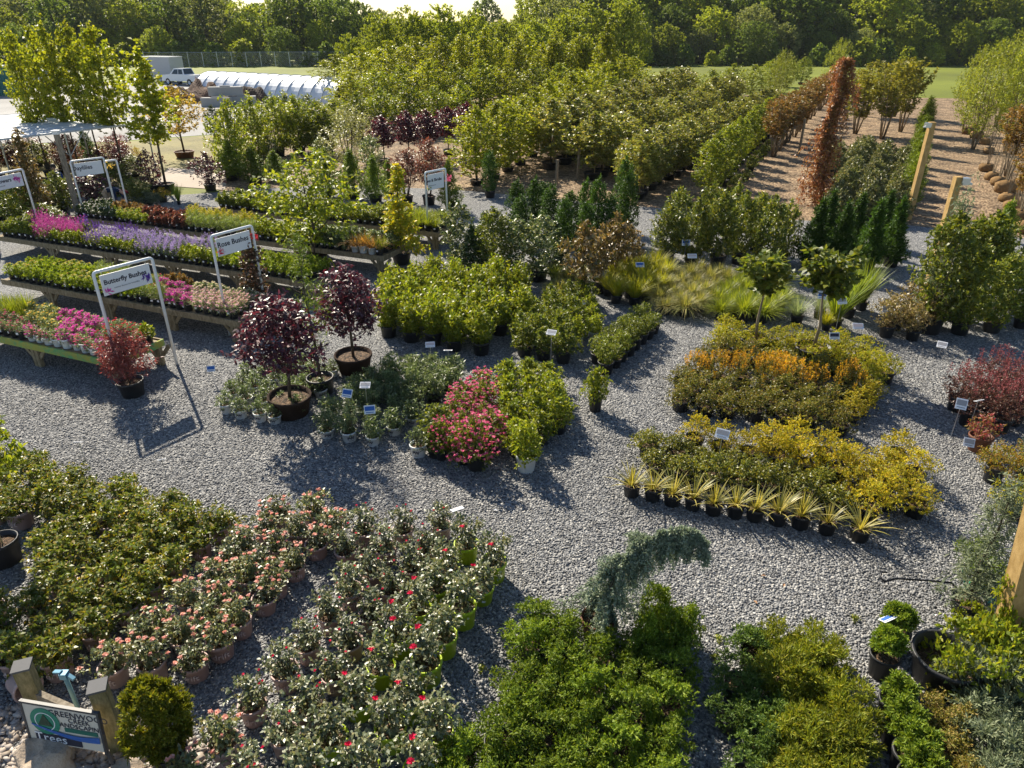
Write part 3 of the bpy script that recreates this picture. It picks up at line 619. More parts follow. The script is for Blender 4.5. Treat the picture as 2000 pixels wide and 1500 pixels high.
def tuft(name, mat, H, n, W, seed):
    v_ = []
    for i in range(2):
        pm, sm = pot(PP[0], PP[1], M_black); v_.append([('pot', pm), ('plant_tag', TAGM, 'pot', (0, -.105, .12)), ('blades', blades('blades', mat, seed + i, n, H, .8, W, .05, .12, .5))])
    kind(name, 'perennial', H + .12, .17, v_)
tuft('liriope', L_grass, .34, 130, .012, 82)
# ------------------------------------------------------------------ trees
def tree(name, cat, mat, H, Rr, z0, n, per, L, W, prof='oval', nv=2, seed=1, tr=.05, bark=None, stems=1, potd=None, stake=False, limbs=9, cane=False, parts_extra=None, **kw):
    vs_ = []
    for i in range(nv):
        sd_ = seed * 17 + i; g = random.Random(sd_)
        f, P = foliage('crown', mat, sd_, n, per, prof, H, Rr, z0, L, W, **kw)
        b = MB(); zb = potd[1] * .8 if potd else 0.0
        for s in range(stems):
            a = 6.28 * s / stems + g.uniform(0, 1); o = 0 if stems == 1 else tr * 2.2; sp_ = 0 if stems == 1 else Rr * .35
            bend = [(g.uniform(-1, 1) * Rr * .06, g.uniform(-1, 1) * Rr * .06) for _ in range(4)]
            pts = [(o * math.cos(a) + sp_ * math.cos(a) * t + bend[q][0] * (t > 0), o * math.sin(a) + sp_ * math.sin(a) * t + bend[q][1] * (t > 0), zb + (H * .9 - zb) * t) for q, t in enumerate((0, .3, .62, 1))]
            b.tube(pts, [tr, tr * .8, tr * .5, tr * .12], 7)
        order = P[np.argsort(P[:, 2])]
        for q in range(limbs):
            e = order[int((q + .5) / limbs * len(order) * .85)]; zs = max(zb + .1, min(H * .8, e[2] - np.hypot(e[0], e[1]) * .8))
            b.tube([(0, 0, zs), (e[0] * .5, e[1] * .5, (zs + e[2]) / 2 - .02), (e[0] * .95, e[1] * .95, e[2])], [tr * .42, tr * .28, tr * .08], 5, cap=False)
        parts = []
        if potd: pm, sm = pot(*potd); parts += [('pot', pm), ('soil', sm, 'pot')]
        parts += [('trunk', b.mesh('trunk', bark or M_bark, True)), ('crown', f)]
        if stake:
            k = MB(); k.tube([(.06, 0, zb), (.07, .01, H * .62)], .012, 6); parts.append(('stake', k.mesh('stake', M_cane)))
        if parts_extra: parts += parts_extra(i, P)
        vs_.append(parts)
    kind(name, cat, H, Rr, vs_)
tree('woodland_tree', 'tree', L_wood1, 16, 6.4, 1.0, 760, 11, .55, .42, 'ball', 4, 91, .3, lump=.55, sl=.9, nl=22, inner=.35, limbs=14)
tree('pale_woodland_tree', 'tree', L_wood3, 15, 6.4, 1.0, 760, 11, .5, .36, 'ball', 2, 92, .3, lump=.55, sl=.9, nl=22, inner=.35, limbs=14)
tree('light_woodland_tree', 'tree', L_wood2, 15, 6.2, .8, 760, 11, .5, .38, 'ball', 3, 93, .28, lump=.6, sl=.9, nl=24, inner=.35, limbs=14)
tree('maple_tree', 'maple tree', L_maple, 6.6, 1.05, 2.4, 300, 10, .17, .13, 'flame', 3, 94, .05, lump=.5, sl=.35, potd=(.32, .4, M_black))
tree('nursery_tree', 'tree', L_maple, 6.0, 1.5, 0.9, 420, 11, .17, .10, 'oval', 4, 95, .05, lump=.5, sl=.4, potd=(.32, .4, M_black), stake=True)
tree('green_nursery_tree', 'tree', L_bright, 5.5, 1.4, 0.8, 420, 11, .16, .09, 'oval', 3, 96, .05, lump=.5, sl=.4, potd=(.32, .4, M_black), stake=True)
tree('columnar_tree', 'tree', L_maple, 7.0, 0.85, 0.7, 420, 11, .16, .10, 'col', 2, 97, .05, lump=.45, sl=.4, potd=(.32, .4, M_black), up=1.5)
tree('olive_nursery_tree', 'tree', leaf('olive_leaf', [(0.06, 0.085, 0.018), (0.10, 0.125, 0.026), (0.15, 0.16, 0.04), (0.20, 0.18, 0.06)], .42, .3, .6), 3.3, 0.85, 0.75, 340, 11, .12, .06, 'oval', 4, 98, .028, lump=.5, sl=.26, potd=(.26, .38, M_black), stake=True)
tree('hornbeam', 'tree', L_bright, 3.2, .62, 0.7, 320, 11, .10, .06, 'col', 3, 99, .03, lump=.35, sl=.22, potd=(.24, .36, M_black), stake=True)
tree('crape_myrtle', 'tree', L_rust, 2.9, .7, 1.1, 240, 10, .10, .05, 'vase', 3, 100, .022, M_palebark, stems=5, lump=.45, sl=.25, up=1.2)
tree('olive_crape_myrtle', 'tree', leaf('olive_rust_leaf', [(0.065, 0.078, 0.014), (0.10, 0.108, 0.018), (0.14, 0.13, 0.022), (0.10, 0.115, 0.018)], .42), 3.8, .95, 1.2, 300, 10, .12, .07, 'vase', 3, 101, .025, M_palebark, stems=5, lump=.45, sl=.3, up=1.2)
tree('willow_tree', 'tree', L_willow, 5.6, 1.7, 1.0, 560, 11, .15, .045, 'loose', 3, 102, .03, M_palebark, stems=6, lump=.5, sl=.5, up=1.5)
tree('purple_plum', 'tree', L_purple, 2.9, .72, 1.2, 260, 10, .12, .07, 'oval', 3, 103, .03, lump=.45, sl=.26, potd=(.26, .38, M_black))
tree('red_photinia', 'tree', L_red, 2.6, .85, .9, 240, 9, .11, .045, 'loose', 2, 104, .025, lump=.45, sl=.3, potd=(.26, .38, M_black), stems=4)
tree('purple_smoke_shrub', 'shrub', L_purple, 1.7, .55, .3, 190, 9, .08, .05, 'oval', 2, 105, .02, lump=.5, sl=.2, potd=(.2, .3, M_black), stems=3)
tree('hedge_tree', 'tree', L_bright, 3.2, .9, .4, 380, 11, .13, .06, 'oval', 4, 106, .03, lump=.5, sl=.35, potd=(.28, .38, M_black), stems=3, up=1.2)
tree('silver_willow', 'tree', leaf('silver_leaf', [(0.10, 0.12, 0.06), (0.16, 0.18, 0.10), (0.24, 0.25, 0.17)], .35, .35, .5), 3.1, 1.15, .4, 380, 10, .12, .03, 'loose', 1, 107, .025, lump=.5, sl=.4, stems=6, potd=(.3, .4, M_black), up=1.4)
tree('orange_lawn_tree', 'tree', leaf('bronze_maple_leaf', [(0.12, 0.12, 0.02), (0.19, 0.155, 0.03), (0.26, 0.17, 0.04)], .42), 4.2, 1.35, 1.6, 300, 9, .13, .08, 'oval', 1, 108, .05, lump=.5, sl=.4, potd=(.45, .4, M_brown))
tree('dogwood', 'tree', L_bright, 3.4, 1.55, .9, 260, 11, .13, .065, 'loose', 1, 109, .04, lump=.6, sl=.35, potd=(.28, .36, M_black), droop=.35, spread=.9)
tree('golden_maple', 'maple tree', L_yelgrn, 2.3, .62, .35, 300, 10, .085, .05, 'cone', 1, 110, .025, lump=.5, sl=.2, potd=(.2, .3, M_black))
tree('purple_maple', 'maple tree', L_purple, 1.75, .58, .85, 300, 10, .075, .035, 'dome', 2, 111, .022, lump=.5, sl=.2, potd=(.24, .3, M_fabric), droop=.35)
tree('red_laceleaf_maple', 'maple tree', leaf('laceleaf', [(0.06, 0.026, 0.028), (0.095, 0.034, 0.036), (0.15, 0.05, 0.05)], .28, .34, .5, (1.6, .9, .8)), 1.15, .46, .45, 280, 10, .085, .018, 'dome', 1, 112, .02, lump=.4, sl=.22, potd=(.19, .27, M_black), droop=.5)
tree('slender_conifer', 'conifer', L_con, 2.6, .34, .8, 110, 10, .10, .014, 'col', 1, 113, .025, lump=.6, sl=.3, potd=(.2, .3, M_black), droop=.3)
tree('standard_hydrangea', 'hydrangea tree', L_mid, 1.55, .36, 1.0, 100, 10, .085, .05, 'vase', 2, 114, .018, M_palebark, lump=.6, sl=.14, potd=(.17, .26, M_black), limbs=6)
tree('glossy_dark_shrub', 'shrub', L_magn, 2.6, .62, .4, 280, 10, .12, .055, 'cone', 1, 115, .03, lump=.5, sl=.25, potd=(.28, .38, M_black), stems=3)
tree('blue_conifer', 'conifer', L_cedar, 4.4, .9, .4, 260, 10, .16, .03, 'cone', 1, 116, .04, lump=.5, sl=.5, potd=(.3, .4, M_black))
tree('potted_young_tree', 'tree', L_bright, 2.15, .75, 1.25, 230, 10, .10, .05, 'oval', 1, 117, .022, M_palebark, lump=.5, sl=.2, potd=(.27, .34, M_black), stake=True)
tree('purple_column', 'shrub', leaf('dark_column_leaf', [(0.03, 0.026, 0.018), (0.05, 0.04, 0.024), (0.085, 0.05, 0.034), (0.12, 0.05, 0.04)], .25, .26, .6), 1.9, .26, .3, 200, 10, .07, .04, 'col', 1, 118, .02, lump=.45, sl=.15, potd=(.18, .28, M_black))
tree('juniper_column', 'juniper', leaf('juniper_col_leaf', [(0.045, 0.075, 0.008), (0.075, 0.11, 0.010), (0.11, 0.145, 0.014)], .3, .5, .3), 2.3, .38, .15, 320, 11, .11, .024, 'flame', 2, 119, .03, lump=.35, sl=.25, potd=(.2, .3, M_black), up=1.7, spread=.5)
# ------------------------------------------------------------------ the setting: ground sheets
def sheet(name, pts, z, mat):
    me = bpy.data.meshes.new(name); me.from_pydata([(x, y, z) for x, y in pts], [], [tuple(range(len(pts)))]); me.materials.append(mat); me.update()
    return structure(name, me)
M_gravel = ground_mat('blue_grey_gravel', [(0.06, 0.061, 0.066), (0.18, 0.181, 0.184), (0.31, 0.308, 0.30), (0.12, 0.121, 0.128), (0.48, 0.465, 0.435)], 32, 1.0, 0.03, big=.12)
M_mulch = ground_mat('bark_mulch', [(0.10, 0.062, 0.035), (0.22, 0.145, 0.083), (0.37, 0.265, 0.16), (0.15, 0.098, 0.056)], 11, 1.0, 0.05, big=.45, bigscale=.9)
M_lot = ground_mat('grey_stone_lot', [(0.20, 0.195, 0.19), (0.30, 0.29, 0.275), (0.26, 0.25, 0.24)], 6, .5, .03, big=.25, bigscale=.15, soft=True)
M_field = ground_mat('mown_grass', [(0.10, 0.135, 0.012), (0.155, 0.18, 0.016), (0.20, 0.21, 0.02)], 1.6, .6, .05, big=.3, bigscale=.05, soft=True, stretch=(.35, 1.6, 1))
M_dry = ground_mat('dry_grass', [(0.11, 0.11, 0.025), (0.20, 0.17, 0.055), (0.27, 0.215, 0.085)], 5, .8, .04, big=.3, soft=True)
M_pale = ground_mat('pale_packed_soil', [(0.30, 0.25, 0.20), (0.40, 0.33, 0.27), (0.36, 0.30, 0.25)], 9, .4, .02, big=.15, soft=True)
sheet('ground', [(-1500, -60), (1500, -60), (1500, 2500), (-1500, 2500)], 0.0, M_field)
yl = G(0, 335); sheet('gravel_yard', [(-40, -12), (40, -12), G(2300, 490), G(2000, 466), G(1772, 440), G(1545, 430), G(1232, 402), G(900, 372), G(640, 360), G(300, 385), G(100, 385), G(-300, 360)], 0.012, M_gravel)
sheet('mulch_bed', [G(430, 385), G(640, 375), G(900, 388), G(1232, 418), G(1545, 446), G(1772, 456), G(2000, 482), G(2300, 506), G(2400, 240), G(2080, 196), G(1790, 191), G(1500, 188), G(1290, 176), G(700, 190), G(560, 215), G(440, 262)], 0.008, M_mulch)
sheet('stone_lot', [G(-350, 285), G(200, 278), G(430, 262), G(470, 235), G(720, 192), G(560, 168), G(240, 158), G(-300, 165)], 0.016, M_lot)
sheet('dry_lawn', [G(-350, 372), G(60, 368), G(330, 362), G(470, 350), G(470, 255), G(425, 264), G(200, 281), G(-350, 290)], 0.020, M_dry)
sheet('soil_path', [G(300, 362), G(440, 372), G(445, 338), G(330, 328)], 0.024, M_pale)

# loose stones of the yard, real geometry where the camera is near
def stones(name, poly, dens, smin, smax, mat, seed, z=0.012, fade=None):
    g = np.random.default_rng(seed); W = np.array(poly); lo, hi = W.min(0), W.max(0)
    n = int(dens * (hi[0] - lo[0]) * (hi[1] - lo[1])); P = g.uniform(lo, hi, (n, 2))
    ins = np.zeros(n, bool); j = len(W) - 1
    for i in range(len(W)):
        c = ((W[i, 1] > P[:, 1]) != (W[j, 1] > P[:, 1])) & (P[:, 0] < (W[j, 0] - W[i, 0]) * (P[:, 1] - W[i, 1]) / (W[j, 1] - W[i, 1] + 1e-12) + W[i, 0])
        ins ^= c; j = i
    if fade: ins &= g.uniform(0, 1, n) < np.clip((fade[1] - P[:, 1]) / (fade[1] - fade[0]), 0, 1)
    P = P[ins]; n = len(P)
    base = np.array([(x, y, zz) for x in (-1, 1) for y in (-1, 1) for zz in (-1, 1)], float) * .62
    base = np.concatenate([base])
    V = base[None] * (1 + g.uniform(-.35, .35, (n, 8, 3)))
    s = g.uniform(smin, smax, (n, 1, 1)) * .5; V = V * s * np.concatenate([g.uniform(.8, 1.5, (n, 1, 1)), g.uniform(.7, 1.1, (n, 1, 1)), g.uniform(.45, .8, (n, 1, 1))], 2)
    th = g.normal(size=(n, 3)) * np.array([.45, .45, 3])
    cx, sx = np.cos(th[:, 0]), np.sin(th[:, 0]); cz, sz = np.cos(th[:, 2]), np.sin(th[:, 2])
    y = V[..., 1] * cx[:, None] - V[..., 2] * sx[:, None]; zz = V[..., 1] * sx[:, None] + V[..., 2] * cx[:, None]; V[..., 1] = y; V[..., 2] = zz
    x = V[..., 0] * cz[:, None] - V[..., 1] * sz[:, None]; y = V[..., 0] * sz[:, None] + V[..., 1] * cz[:, None]; V[..., 0] = x; V[..., 1] = y
    V[..., 0] += P[:, 0:1]; V[..., 1] += P[:, 1:2]; V[..., 2] += z + g.uniform(-.002, .008, (n, 1))
    q = np.array([(0, 1, 3, 2), (4, 6, 7, 5), (0, 4, 5, 1), (2, 3, 7, 6), (0, 2, 6, 4), (1, 5, 7, 3)])
    F_ = (np.arange(n) * 8)[:, None, None] + q[None]
    o = ob(name, np_mesh(name, V.reshape(-1, 3), F_.reshape(-1, 4), mat)); return o
def stone_mat(name, cols, rough=.7):
    m, n, l, o = _mat(name); b = n.new('ShaderNodeBsdfPrincipled'); b.inputs['Roughness'].default_value = rough; b.inputs['Specular IOR Level'].default_value = .3
    ge = n.new('ShaderNodeNewGeometry'); rp = n.new('ShaderNodeValToRGB'); el = rp.color_ramp.elements
    while len(el) < len(cols): el.new(.5)
    for i, c in enumerate(cols): el[i].position = i / (len(cols) - 1); el[i].color = (*c, 1)
    l.new(ge.outputs['Random Per Island'], rp.inputs[0])
    tc = n.new('ShaderNodeTexCoord'); nb = n.new('ShaderNodeTexNoise'); nb.inputs['Scale'].default_value = .45; nb.inputs['Detail'].default_value = 5; l.new(tc.outputs['Object'], nb.inputs['Vector'])
    mr = n.new('ShaderNodeMapRange'); mr.inputs['From Min'].default_value = .3; mr.inputs['From Max'].default_value = .7; mr.inputs['To Min'].default_value = .74; mr.inputs['To Max'].default_value = 1.28; l.new(nb.outputs['Fac'], mr.inputs[0])
    mx = n.new('ShaderNodeVectorMath'); mx.operation = 'SCALE'; l.new(rp.outputs[0], mx.inputs[0]); l.new(mr.outputs[0], mx.inputs['Scale']); l.new(mx.outputs[0], b.inputs['Base Color']); l.new(b.outputs[0], o.inputs[0]); return m
M_stone = stone_mat('grey_stone', [(0.07, 0.072, 0.078), (0.19, 0.191, 0.194), (0.33, 0.328, 0.32), (0.135, 0.137, 0.143), (0.48, 0.46, 0.425), (0.25, 0.238, 0.218), (0.085, 0.087, 0.093)])
gs = stones('gravel', [(-5.5, 4.2), (5.9, 4.2), (13.5, 17), (-13.5, 17)], 900, .016, .040, M_stone, 5, fade=(10.5, 17.0))
gs['kind'] = 'stuff'; gs['label'] = 'loose blue grey gravel stones covering the nursery yard'
M_river = stone_mat('river_stone', [(0.22, 0.18, 0.14), (0.36, 0.30, 0.25), (0.48, 0.42, 0.36), (0.28, 0.25, 0.23), (0.42, 0.34, 0.26)])
rs = stones('river_pebbles', [G(-60, 1400), G(90, 1375), G(260, 1410), G(340, 1400), G(400, 1470), G(420, 1560), G(-80, 1560)], 420, .05, .12, M_river, 6, z=.02)
rs['kind'] = 'stuff'; rs['label'] = 'pale rounded river pebbles heaped round the boulders and sign'

# ------------------------------------------------------------------ benches
AX = Vector((0.925, -0.379, 0)).normalized(); DX = Vector((0.379, 0.925, 0)).normalized()   # along the bench, away from the path
BENCHZ = 0.58
M_edge = ground_mat('printed_edging', [(0.10, 0.30, 0.12), (0.14, 0.36, 0.14), (0.40, 0.36, 0.07), (0.12, 0.33, 0.14)], 3.2, 0, .01, big=.1, soft=True)
M_rail = {'a': M_edge}
def bench(label, right, length, depth, legs, edging=False, mat=None):
    """Plank bench; right = front right corner, running to the left along -AX and back along DX."""
    t = root('plant_bench', label, 'bench', (right[0], right[1], 0), group='plank benches of potted perennials')
    ax = -AX; z = BENCHZ; wd = mat or M_bench
    ra = math.atan2(AX.y, AX.x)
    def P(u, v, zz): q = ax * u + DX * v; return (q.x, q.y, zz)
    top = MB(); nb = 8
    for i in range(nb): top.box(P(length / 2, (i + .5) * depth / nb, z - .02), (length - .02, depth / nb - .012, .028), rz=ra)
    ob('tabletop', top.mesh('tabletop', wd), t)
    for nm, v in (('front_rail', -.022), ('back_rail', depth + .022)):
        b = MB(); b.box(P(length / 2, v, z - .05), (length, .04, .15), rz=ra); ob(nm, b.mesh(nm, M_edge if edging and nm == 'front_rail' else wd), t)
    b = MB(); b.box(P(-.022, depth / 2, z - .05), (.04, depth + .085, .15), rz=ra); ob('end_rail', b.mesh('end_rail', M_edge if edging else wd), t)
    for u in legs:
        for v in (.06, depth - .06):
            b = MB()
            for o in (-.055, .055): b.box(P(u + o, v, (z - .04) / 2), (.09, .09, z - .04), rz=ra)
            for s in (-1, 1): b.bar(P(u + s * .10, v, .22), P(u + s * .38, v, z - .05), .04, .08)
            ob('leg', b.mesh('leg', wd), t)
    return t
BA = (-8.15, 13.2); BB = G(462, 628, BENCHZ); BC = G(612, 554, BENCHZ); BD = G(748, 502, BENCHZ); BE = G(856, 456, BENCHZ)
bench('front bench with printed green and yellow edging, of magenta and red dianthus', BA, 5.0, 1.2, [.1, 2.5, 4.8], True)
bench('second bench from the path, of yellow green perennials and magenta dianthus', BB, 8.0, 1.2, [.15, 2.1, 4.2, 6.3])
bench('third bench from the path, carrying lavender and pink salvia spikes', BC, 12.5, 1.2, [.15, 2.6, 5, 7.5, 10])
bench('long fourth bench ending beside the golden maple, of wispy and coral perennials', BD, 13.0, 1.2, [.15, 3, 6, 9, 12])
bench('rear bench behind the dogwood, of leafy green perennials', BE, 9.5, 1.2, [.15, 3, 6, 9])
def bench_fill(right, length, depth, name, choose, sp=.27, rowsN=4):
    for r in range(rowsN):
        n = int(length / sp)
        for c in range(n):
            u = length - .14 - c * sp; v = .15 + r * (depth - .3) / (rowsN - 1)
            q = Vector((right[0], right[1], 0)) - AX * u + DX * v
            px, py = proj(q.x, q.y, BENCHZ + .2)
            if px < -70: continue
            k = choose(px, py, r, length - u)
            if not k: continue
            kn, lab = k
            where = 'front row' if r == 0 else 'back row' if r == rowsN - 1 else nth(r + 1) + ' row'
            s = rnd.uniform(1.12, 1.35)
            place(kn, q.x + rnd.uniform(-.02, .02), q.y + rnd.uniform(-.02, .02), BENCHZ - .004, s, s * rnd.uniform(.9, 1.15), label=f"{lab}, {where} of the {name}, {nth(c + 1)} pot along", group=f"{lab.split(' in ')[0]} on the {name}", rz=math.atan2(AX.y, AX.x) + rnd.uniform(-.3, .3))
def chA(px, py, r, u):
    if px < 55: return ('liriope', 'grassy green tuft') if r >= 2 else ('rosy_dianthus', 'rosy pink dianthus')
    if px < 120 and r >= 1: return ('yellow_coreopsis', 'pale yellow coreopsis')
    if r == 0 and px < 262: return ('white_pot_dianthus', 'magenta dianthus in white pot') if int(px / 38) % 2 else ('white_pot_pink', 'pink dianthus in white pot')
    if px < 200: return ('magenta_dianthus', 'magenta dianthus')
    if px < 270: return ('red_dianthus', 'red dianthus')
    return ('magenta_dianthus', 'magenta dianthus') if r < 3 else ('green_perennial', 'leafy green perennial')
bench_fill(BA, 4.9, 1.2, 'front bench', chA)
def chB(px, py, r, u):
    if px > 375: return ('pale_dianthus', 'pale pink dianthus') if r < 3 else ('cream_perennial', 'cream flowered perennial')
    if px > 322: return ('magenta_dianthus', 'magenta dianthus') if r < 3 else ('reddish_perennial', 'reddish perennial')
    if px > 275: return ('red_dianthus', 'red dianthus') if r % 2 else ('wispy_perennial', 'wispy green perennial')
    if px > 200: return ('golden_perennial', 'golden green perennial') if r < 2 else ('wispy_perennial', 'wispy green perennial')
    return ('lime_sedum', 'lime green sedum') if (int(u / 1.1) + r // 2) % 2 else ('golden_perennial', 'golden green perennial')
bench_fill(BB, 7.9, 1.2, 'second bench', chB)
def chC(px, py, r, u):
    if px < 70: return ('daisy_foliage', 'broad leaved green perennial')
    if px < 165: return ('pink_salvia', 'pink salvia') if r > 0 or px < 110 else ('green_perennial', 'leafy green perennial')
    if px < 200: return ('cream_perennial', 'cream flowered perennial') if r in (1, 2) else ('violet_salvia', 'violet salvia')
    if px < 275: return ('green_perennial', 'leafy green perennial') if r == 0 else ('lavender_catmint', 'lavender catmint') if r < 3 else ('violet_salvia', 'violet salvia')
    if px < 352: return ('lavender_catmint', 'lavender catmint')
    if px < 418: return ('green_perennial', 'leafy green perennial') if r < 2 else ('lavender_catmint', 'lavender catmint')
    return ('lime_sedum', 'lime green sedum') if r < 3 or px > 500 else ('golden_perennial', 'golden green perennial')
bench_fill(BC, 12.3, 1.2, 'third bench', chC)
def chD(px, py, r, u):
    if px < 225: return ('dark_perennial', 'dark leaved white flowered perennial')
    if px < 285: return ('reddish_perennial', 'reddish perennial') if r > 1 else ('golden_perennial', 'golden green perennial')
    if px < 365: return ('coral_bells', 'copper red coral bells')
    if px < 505: return ('wispy_perennial', 'wispy green perennial') if r < 2 else ('yellow_top_perennial', 'yellow topped perennial')
    if px > 690 and r < 2: return ('brown_sedge', 'brown arching sedge in white pot') if px < 730 and r == 0 else ('liriope', 'grassy green tuft')
    if px > 630: return ('pale_leaf_perennial', 'pale leaved perennial')
    return ('green_perennial', 'leafy green perennial')
bench_fill(BD, 12.8, 1.2, 'fourth bench', chD, sp=.29)
def chE(px, py, r, u):
    if px < 420: return ('pale_leaf_perennial', 'pale leaved perennial')
    if px > 790: return ('liriope', 'grassy green tuft')
    return ('green_perennial', 'leafy green perennial') if (int(u / 1.6)) % 2 else ('daisy_foliage', 'broad leaved green perennial')
bench_fill(BE, 9.3, 1.2, 'rear bench', chE, sp=.3)

# ------------------------------------------------------------------ big white frames with hanging signs
def frame_sign(label, A, B, text, small, H=2.45, motif=None, tsize=.17, panel=True, align='CENTER', tx=0.0, ph=.42, pz=None):
    """Two posts and a rounded top bar at A and B, panel hung under the bar, lettering on the side facing the path."""
    A = Vector((*A, 0)); B = Vector((*B, 0)); d = B - A; Wd = d.length; rz = math.atan2(d.y, d.x)
    t = root('frame_sign', label, 'sign', A, rz, group='white frame signs over the benches')
    b = MB(); r = .06; pts = [(0, 0, 0), (0, 0, H - r)] + [(r - r * math.cos(a), 0, H - r + r * math.sin(a)) for a in (R(30), R(60), R(90))] + [(Wd - r + r * math.sin(a), 0, H - r + r * math.cos(a)) for a in (0, R(30), R(60), R(90))] + [(Wd, 0, 0)]
    b.tube(pts, .031, 10); ob('frame', b.mesh('frame', M_pvc, True), t)
    if panel:
        p = MB(); x0, x1 = .10, Wd - .10; zc = (pz or H - .09 - ph / 2); p.box(((x0 + x1) / 2, 0, zc), (x1 - x0, .012, ph)); pn = ob('panel', p.mesh('panel', M_card), t)
        k = MB()
        for x in (x0 + .06, x1 - .06): k.tube([(x, 0, zc + ph / 2 - .01), (x, 0, H - .03)], .006, 5)
        ob('hanger', k.mesh('hanger', M_metal), t)
        if text: ob('lettering', text_mesh(text, tsize, M_ink, align, bold=.003), pn, (Wd / 2 - .02 + tx, -.009, zc + .05))
        if small: ob('small_print', text_mesh(small, tsize * .32, M_greyink, align), pn, (Wd / 2 - .02 + tx, -.009, zc - ph * .22))
        if motif:
            g = np.random.default_rng(4)
            for (mx, mz, n, rr, m) in motif:
                c = np.stack([g.normal(mx, rr * .5, n), np.full(n, -.012), g.normal(zc + mz, rr * .35, n)], 1)
                D = g.normal(size=(n, 3)) * np.array([1, .08, 1]); V = leafquads(c, D, .09, .04, g, fold=.05)
                V[:, 1] = np.clip(V[:, 1], -.022, -.008)
                ob('flower_print', np_mesh('flower_print', V, np.arange(len(V)).reshape(-1, 4), m), pn)
    return t
S1a, S1b = G(182, 536, 2.42), G(297, 506, 2.42)
frame_sign('white frame sign reading Butterfly Bushes over the front bench end', S1a, S1b, 'Butterfly Bushes', 'summer flowers for butterflies', 2.45, [(1.02, -.06, 22, .07, F_viol), (.18, -.14, 8, .04, F_magenta)], tsize=.135)
S2a, S2b = G(412, 464, 2.42), G(492, 443, 2.42)
frame_sign('white frame sign reading Rose Bushes over the second bench end', S2a, S2b, 'Rose Bushes', None, 2.45, [(.18, -.1, 14, .06, F_red), (1.15, .04, 30, .1, F_redp)], tsize=.17)
S3a, S3b = G(137, 317, 2.42), G(202, 309, 2.42)
frame_sign('white frame sign reading Daylilies beside the wooden lamp post', S3a, S3b, 'Daylilies', None, 2.45, [(1.25, .02, 30, .14, F_yellow)], tsize=.2, align='CENTER', tx=-.2, ph=.45)
S4a, S4b = G(-48, 350, 2.42), G(44, 332, 2.42)
frame_sign('white frame sign with a pink coneflower, cut off by the picture edge', S4a, S4b, 'Coneflowers', 'hardy perennials', 2.45, [(1.35, .02, 34, .12, F_magenta)], tsize=.17, tx=-.1)
S5a, S5b = G(830, 339, 2.42), G(870, 331, 2.42)
frame_sign('white frame sign reading Trees and Shrubs by the rear bench', S5a, S5b, 'Trees & Shrubs', 'flowering trees', 2.45, [(1.05, .0, 40, .12, F_pink), (.15, -.18, 10, .06, L_bright)], tsize=.13, tx=-.12, ph=.5)
frame_sign('small empty white frame standing behind the Daylilies sign', G(203, 315, 2.3), G(227, 312, 2.3), None, None, 2.3, panel=False)

# ------------------------------------------------------------------ posts
def lamp_post(label, X, Y, H, w_, mat, cap=None, lean=(0, 0), knot=False, lamp=None):
    t = root('wooden_post', label, 'post', (X, Y, 0))
    b = MB(); b.bar((0, 0, 0), (lean[0], lean[1], H), w_, w_); ob('timber', b.mesh('timber', mat), t)
    if cap:
        b = MB(); b.box((lean[0], lean[1], H + .05), (w_ + .05, w_ + .05, .11)); b.box((lean[0], lean[1], H + .12), (w_ + .10, w_ + .10, .03)); ob('cap', b.mesh('cap', cap), t)
    if knot:
        b = MB(); b.lathe([(.001, .004), (.02, .003), (.026, 0)], 10); me = b.mesh('knot', M_twig); ob('knot', me, t, (lean[0] * .45 + .0, lean[1] * .45 - w_ / 2 - .001, H * .45), (R(90), 0, 0))
    if lamp:
        b = MB(); b.box((lamp * .16, -.04, H - .08), (.2, .16, .12)); b.tube([(lamp * .05, 0, H - .12), (lamp * .16, -.02, H - .1)], .02, 6); b.box((lamp * .2, -.08, H - .16), (.24, .1, .05)); ob('floodlight', b.mesh('floodlight', M_metal), t)
    return t
x, y = G(110, 262, 3.1); lamp_post('weathered post with a pale cap at the Daylilies sign', x, y, 3.1, .15, M_oldwood, M_pvc)
x, y = G(1773, 428); lamp_post('tall new timber post between the junipers and the mulch path', x, y, 3.55, .2, M_lumber, None, lamp=-1)
x, y = G(1872, 345, 3.4); lamp_post('timber post with floodlight inside the grey conifer', x, y, 3.4, .16, M_lumber, None, lamp=1)
x, y = G(1950, 1290); lamp_post('thick yellow timber post rising out of the vine', x, y, 3.6, .2, M_lumber, None, lean=(-.42, .0), knot=True)
for i, (bx, by, ty, lab) in enumerate(((905, 342, 280, 'rough stake beside the roped gap, between the photinia and the narrow arborvitae'), (877, 330, 304, 'short rough stake leaning behind the Trees and Shrubs sign'), (1086, 372, 312, 'thin rough stake behind the dark arborvitae row'), (1128, 352, 290, 'rough stake with rope among the staked nursery trees'), (1560, 300, 232, 'rough stake at the front of the rust coloured myrtles'))):
    X, Y = G(bx, by); H = topz(Y, ty); b = MB(); b.bar((0, 0, 0), (.03, .02, H), .10, .10); o = ob('rough_stake', b.mesh('rough_stake', M_palebark), None, (X, Y, 0)); tag(o, lab, 'stake', 'rough wooden stakes among the trees')
def rope(label, pts, r=.012, mat=None, name='rope', cat='rope'):
    b = MB(); b.tube(pts, r, 6); o = ob(name, b.mesh(name, mat or M_pvc, True)); tag(o, label, cat); return o
def P3D(x, y, z): return (*G(x, y, z), z)
rope('pale rope strung from the rough stake to the arborvitae', [P3D(878, 327, .7), P3D(905, 316, .75), P3D(945, 305, .7)], .02)
rope('thin pale rope running back from the stake beside dark pots', [P3D(905, 298, 1.2), P3D(950, 288, 1.2)], .014)

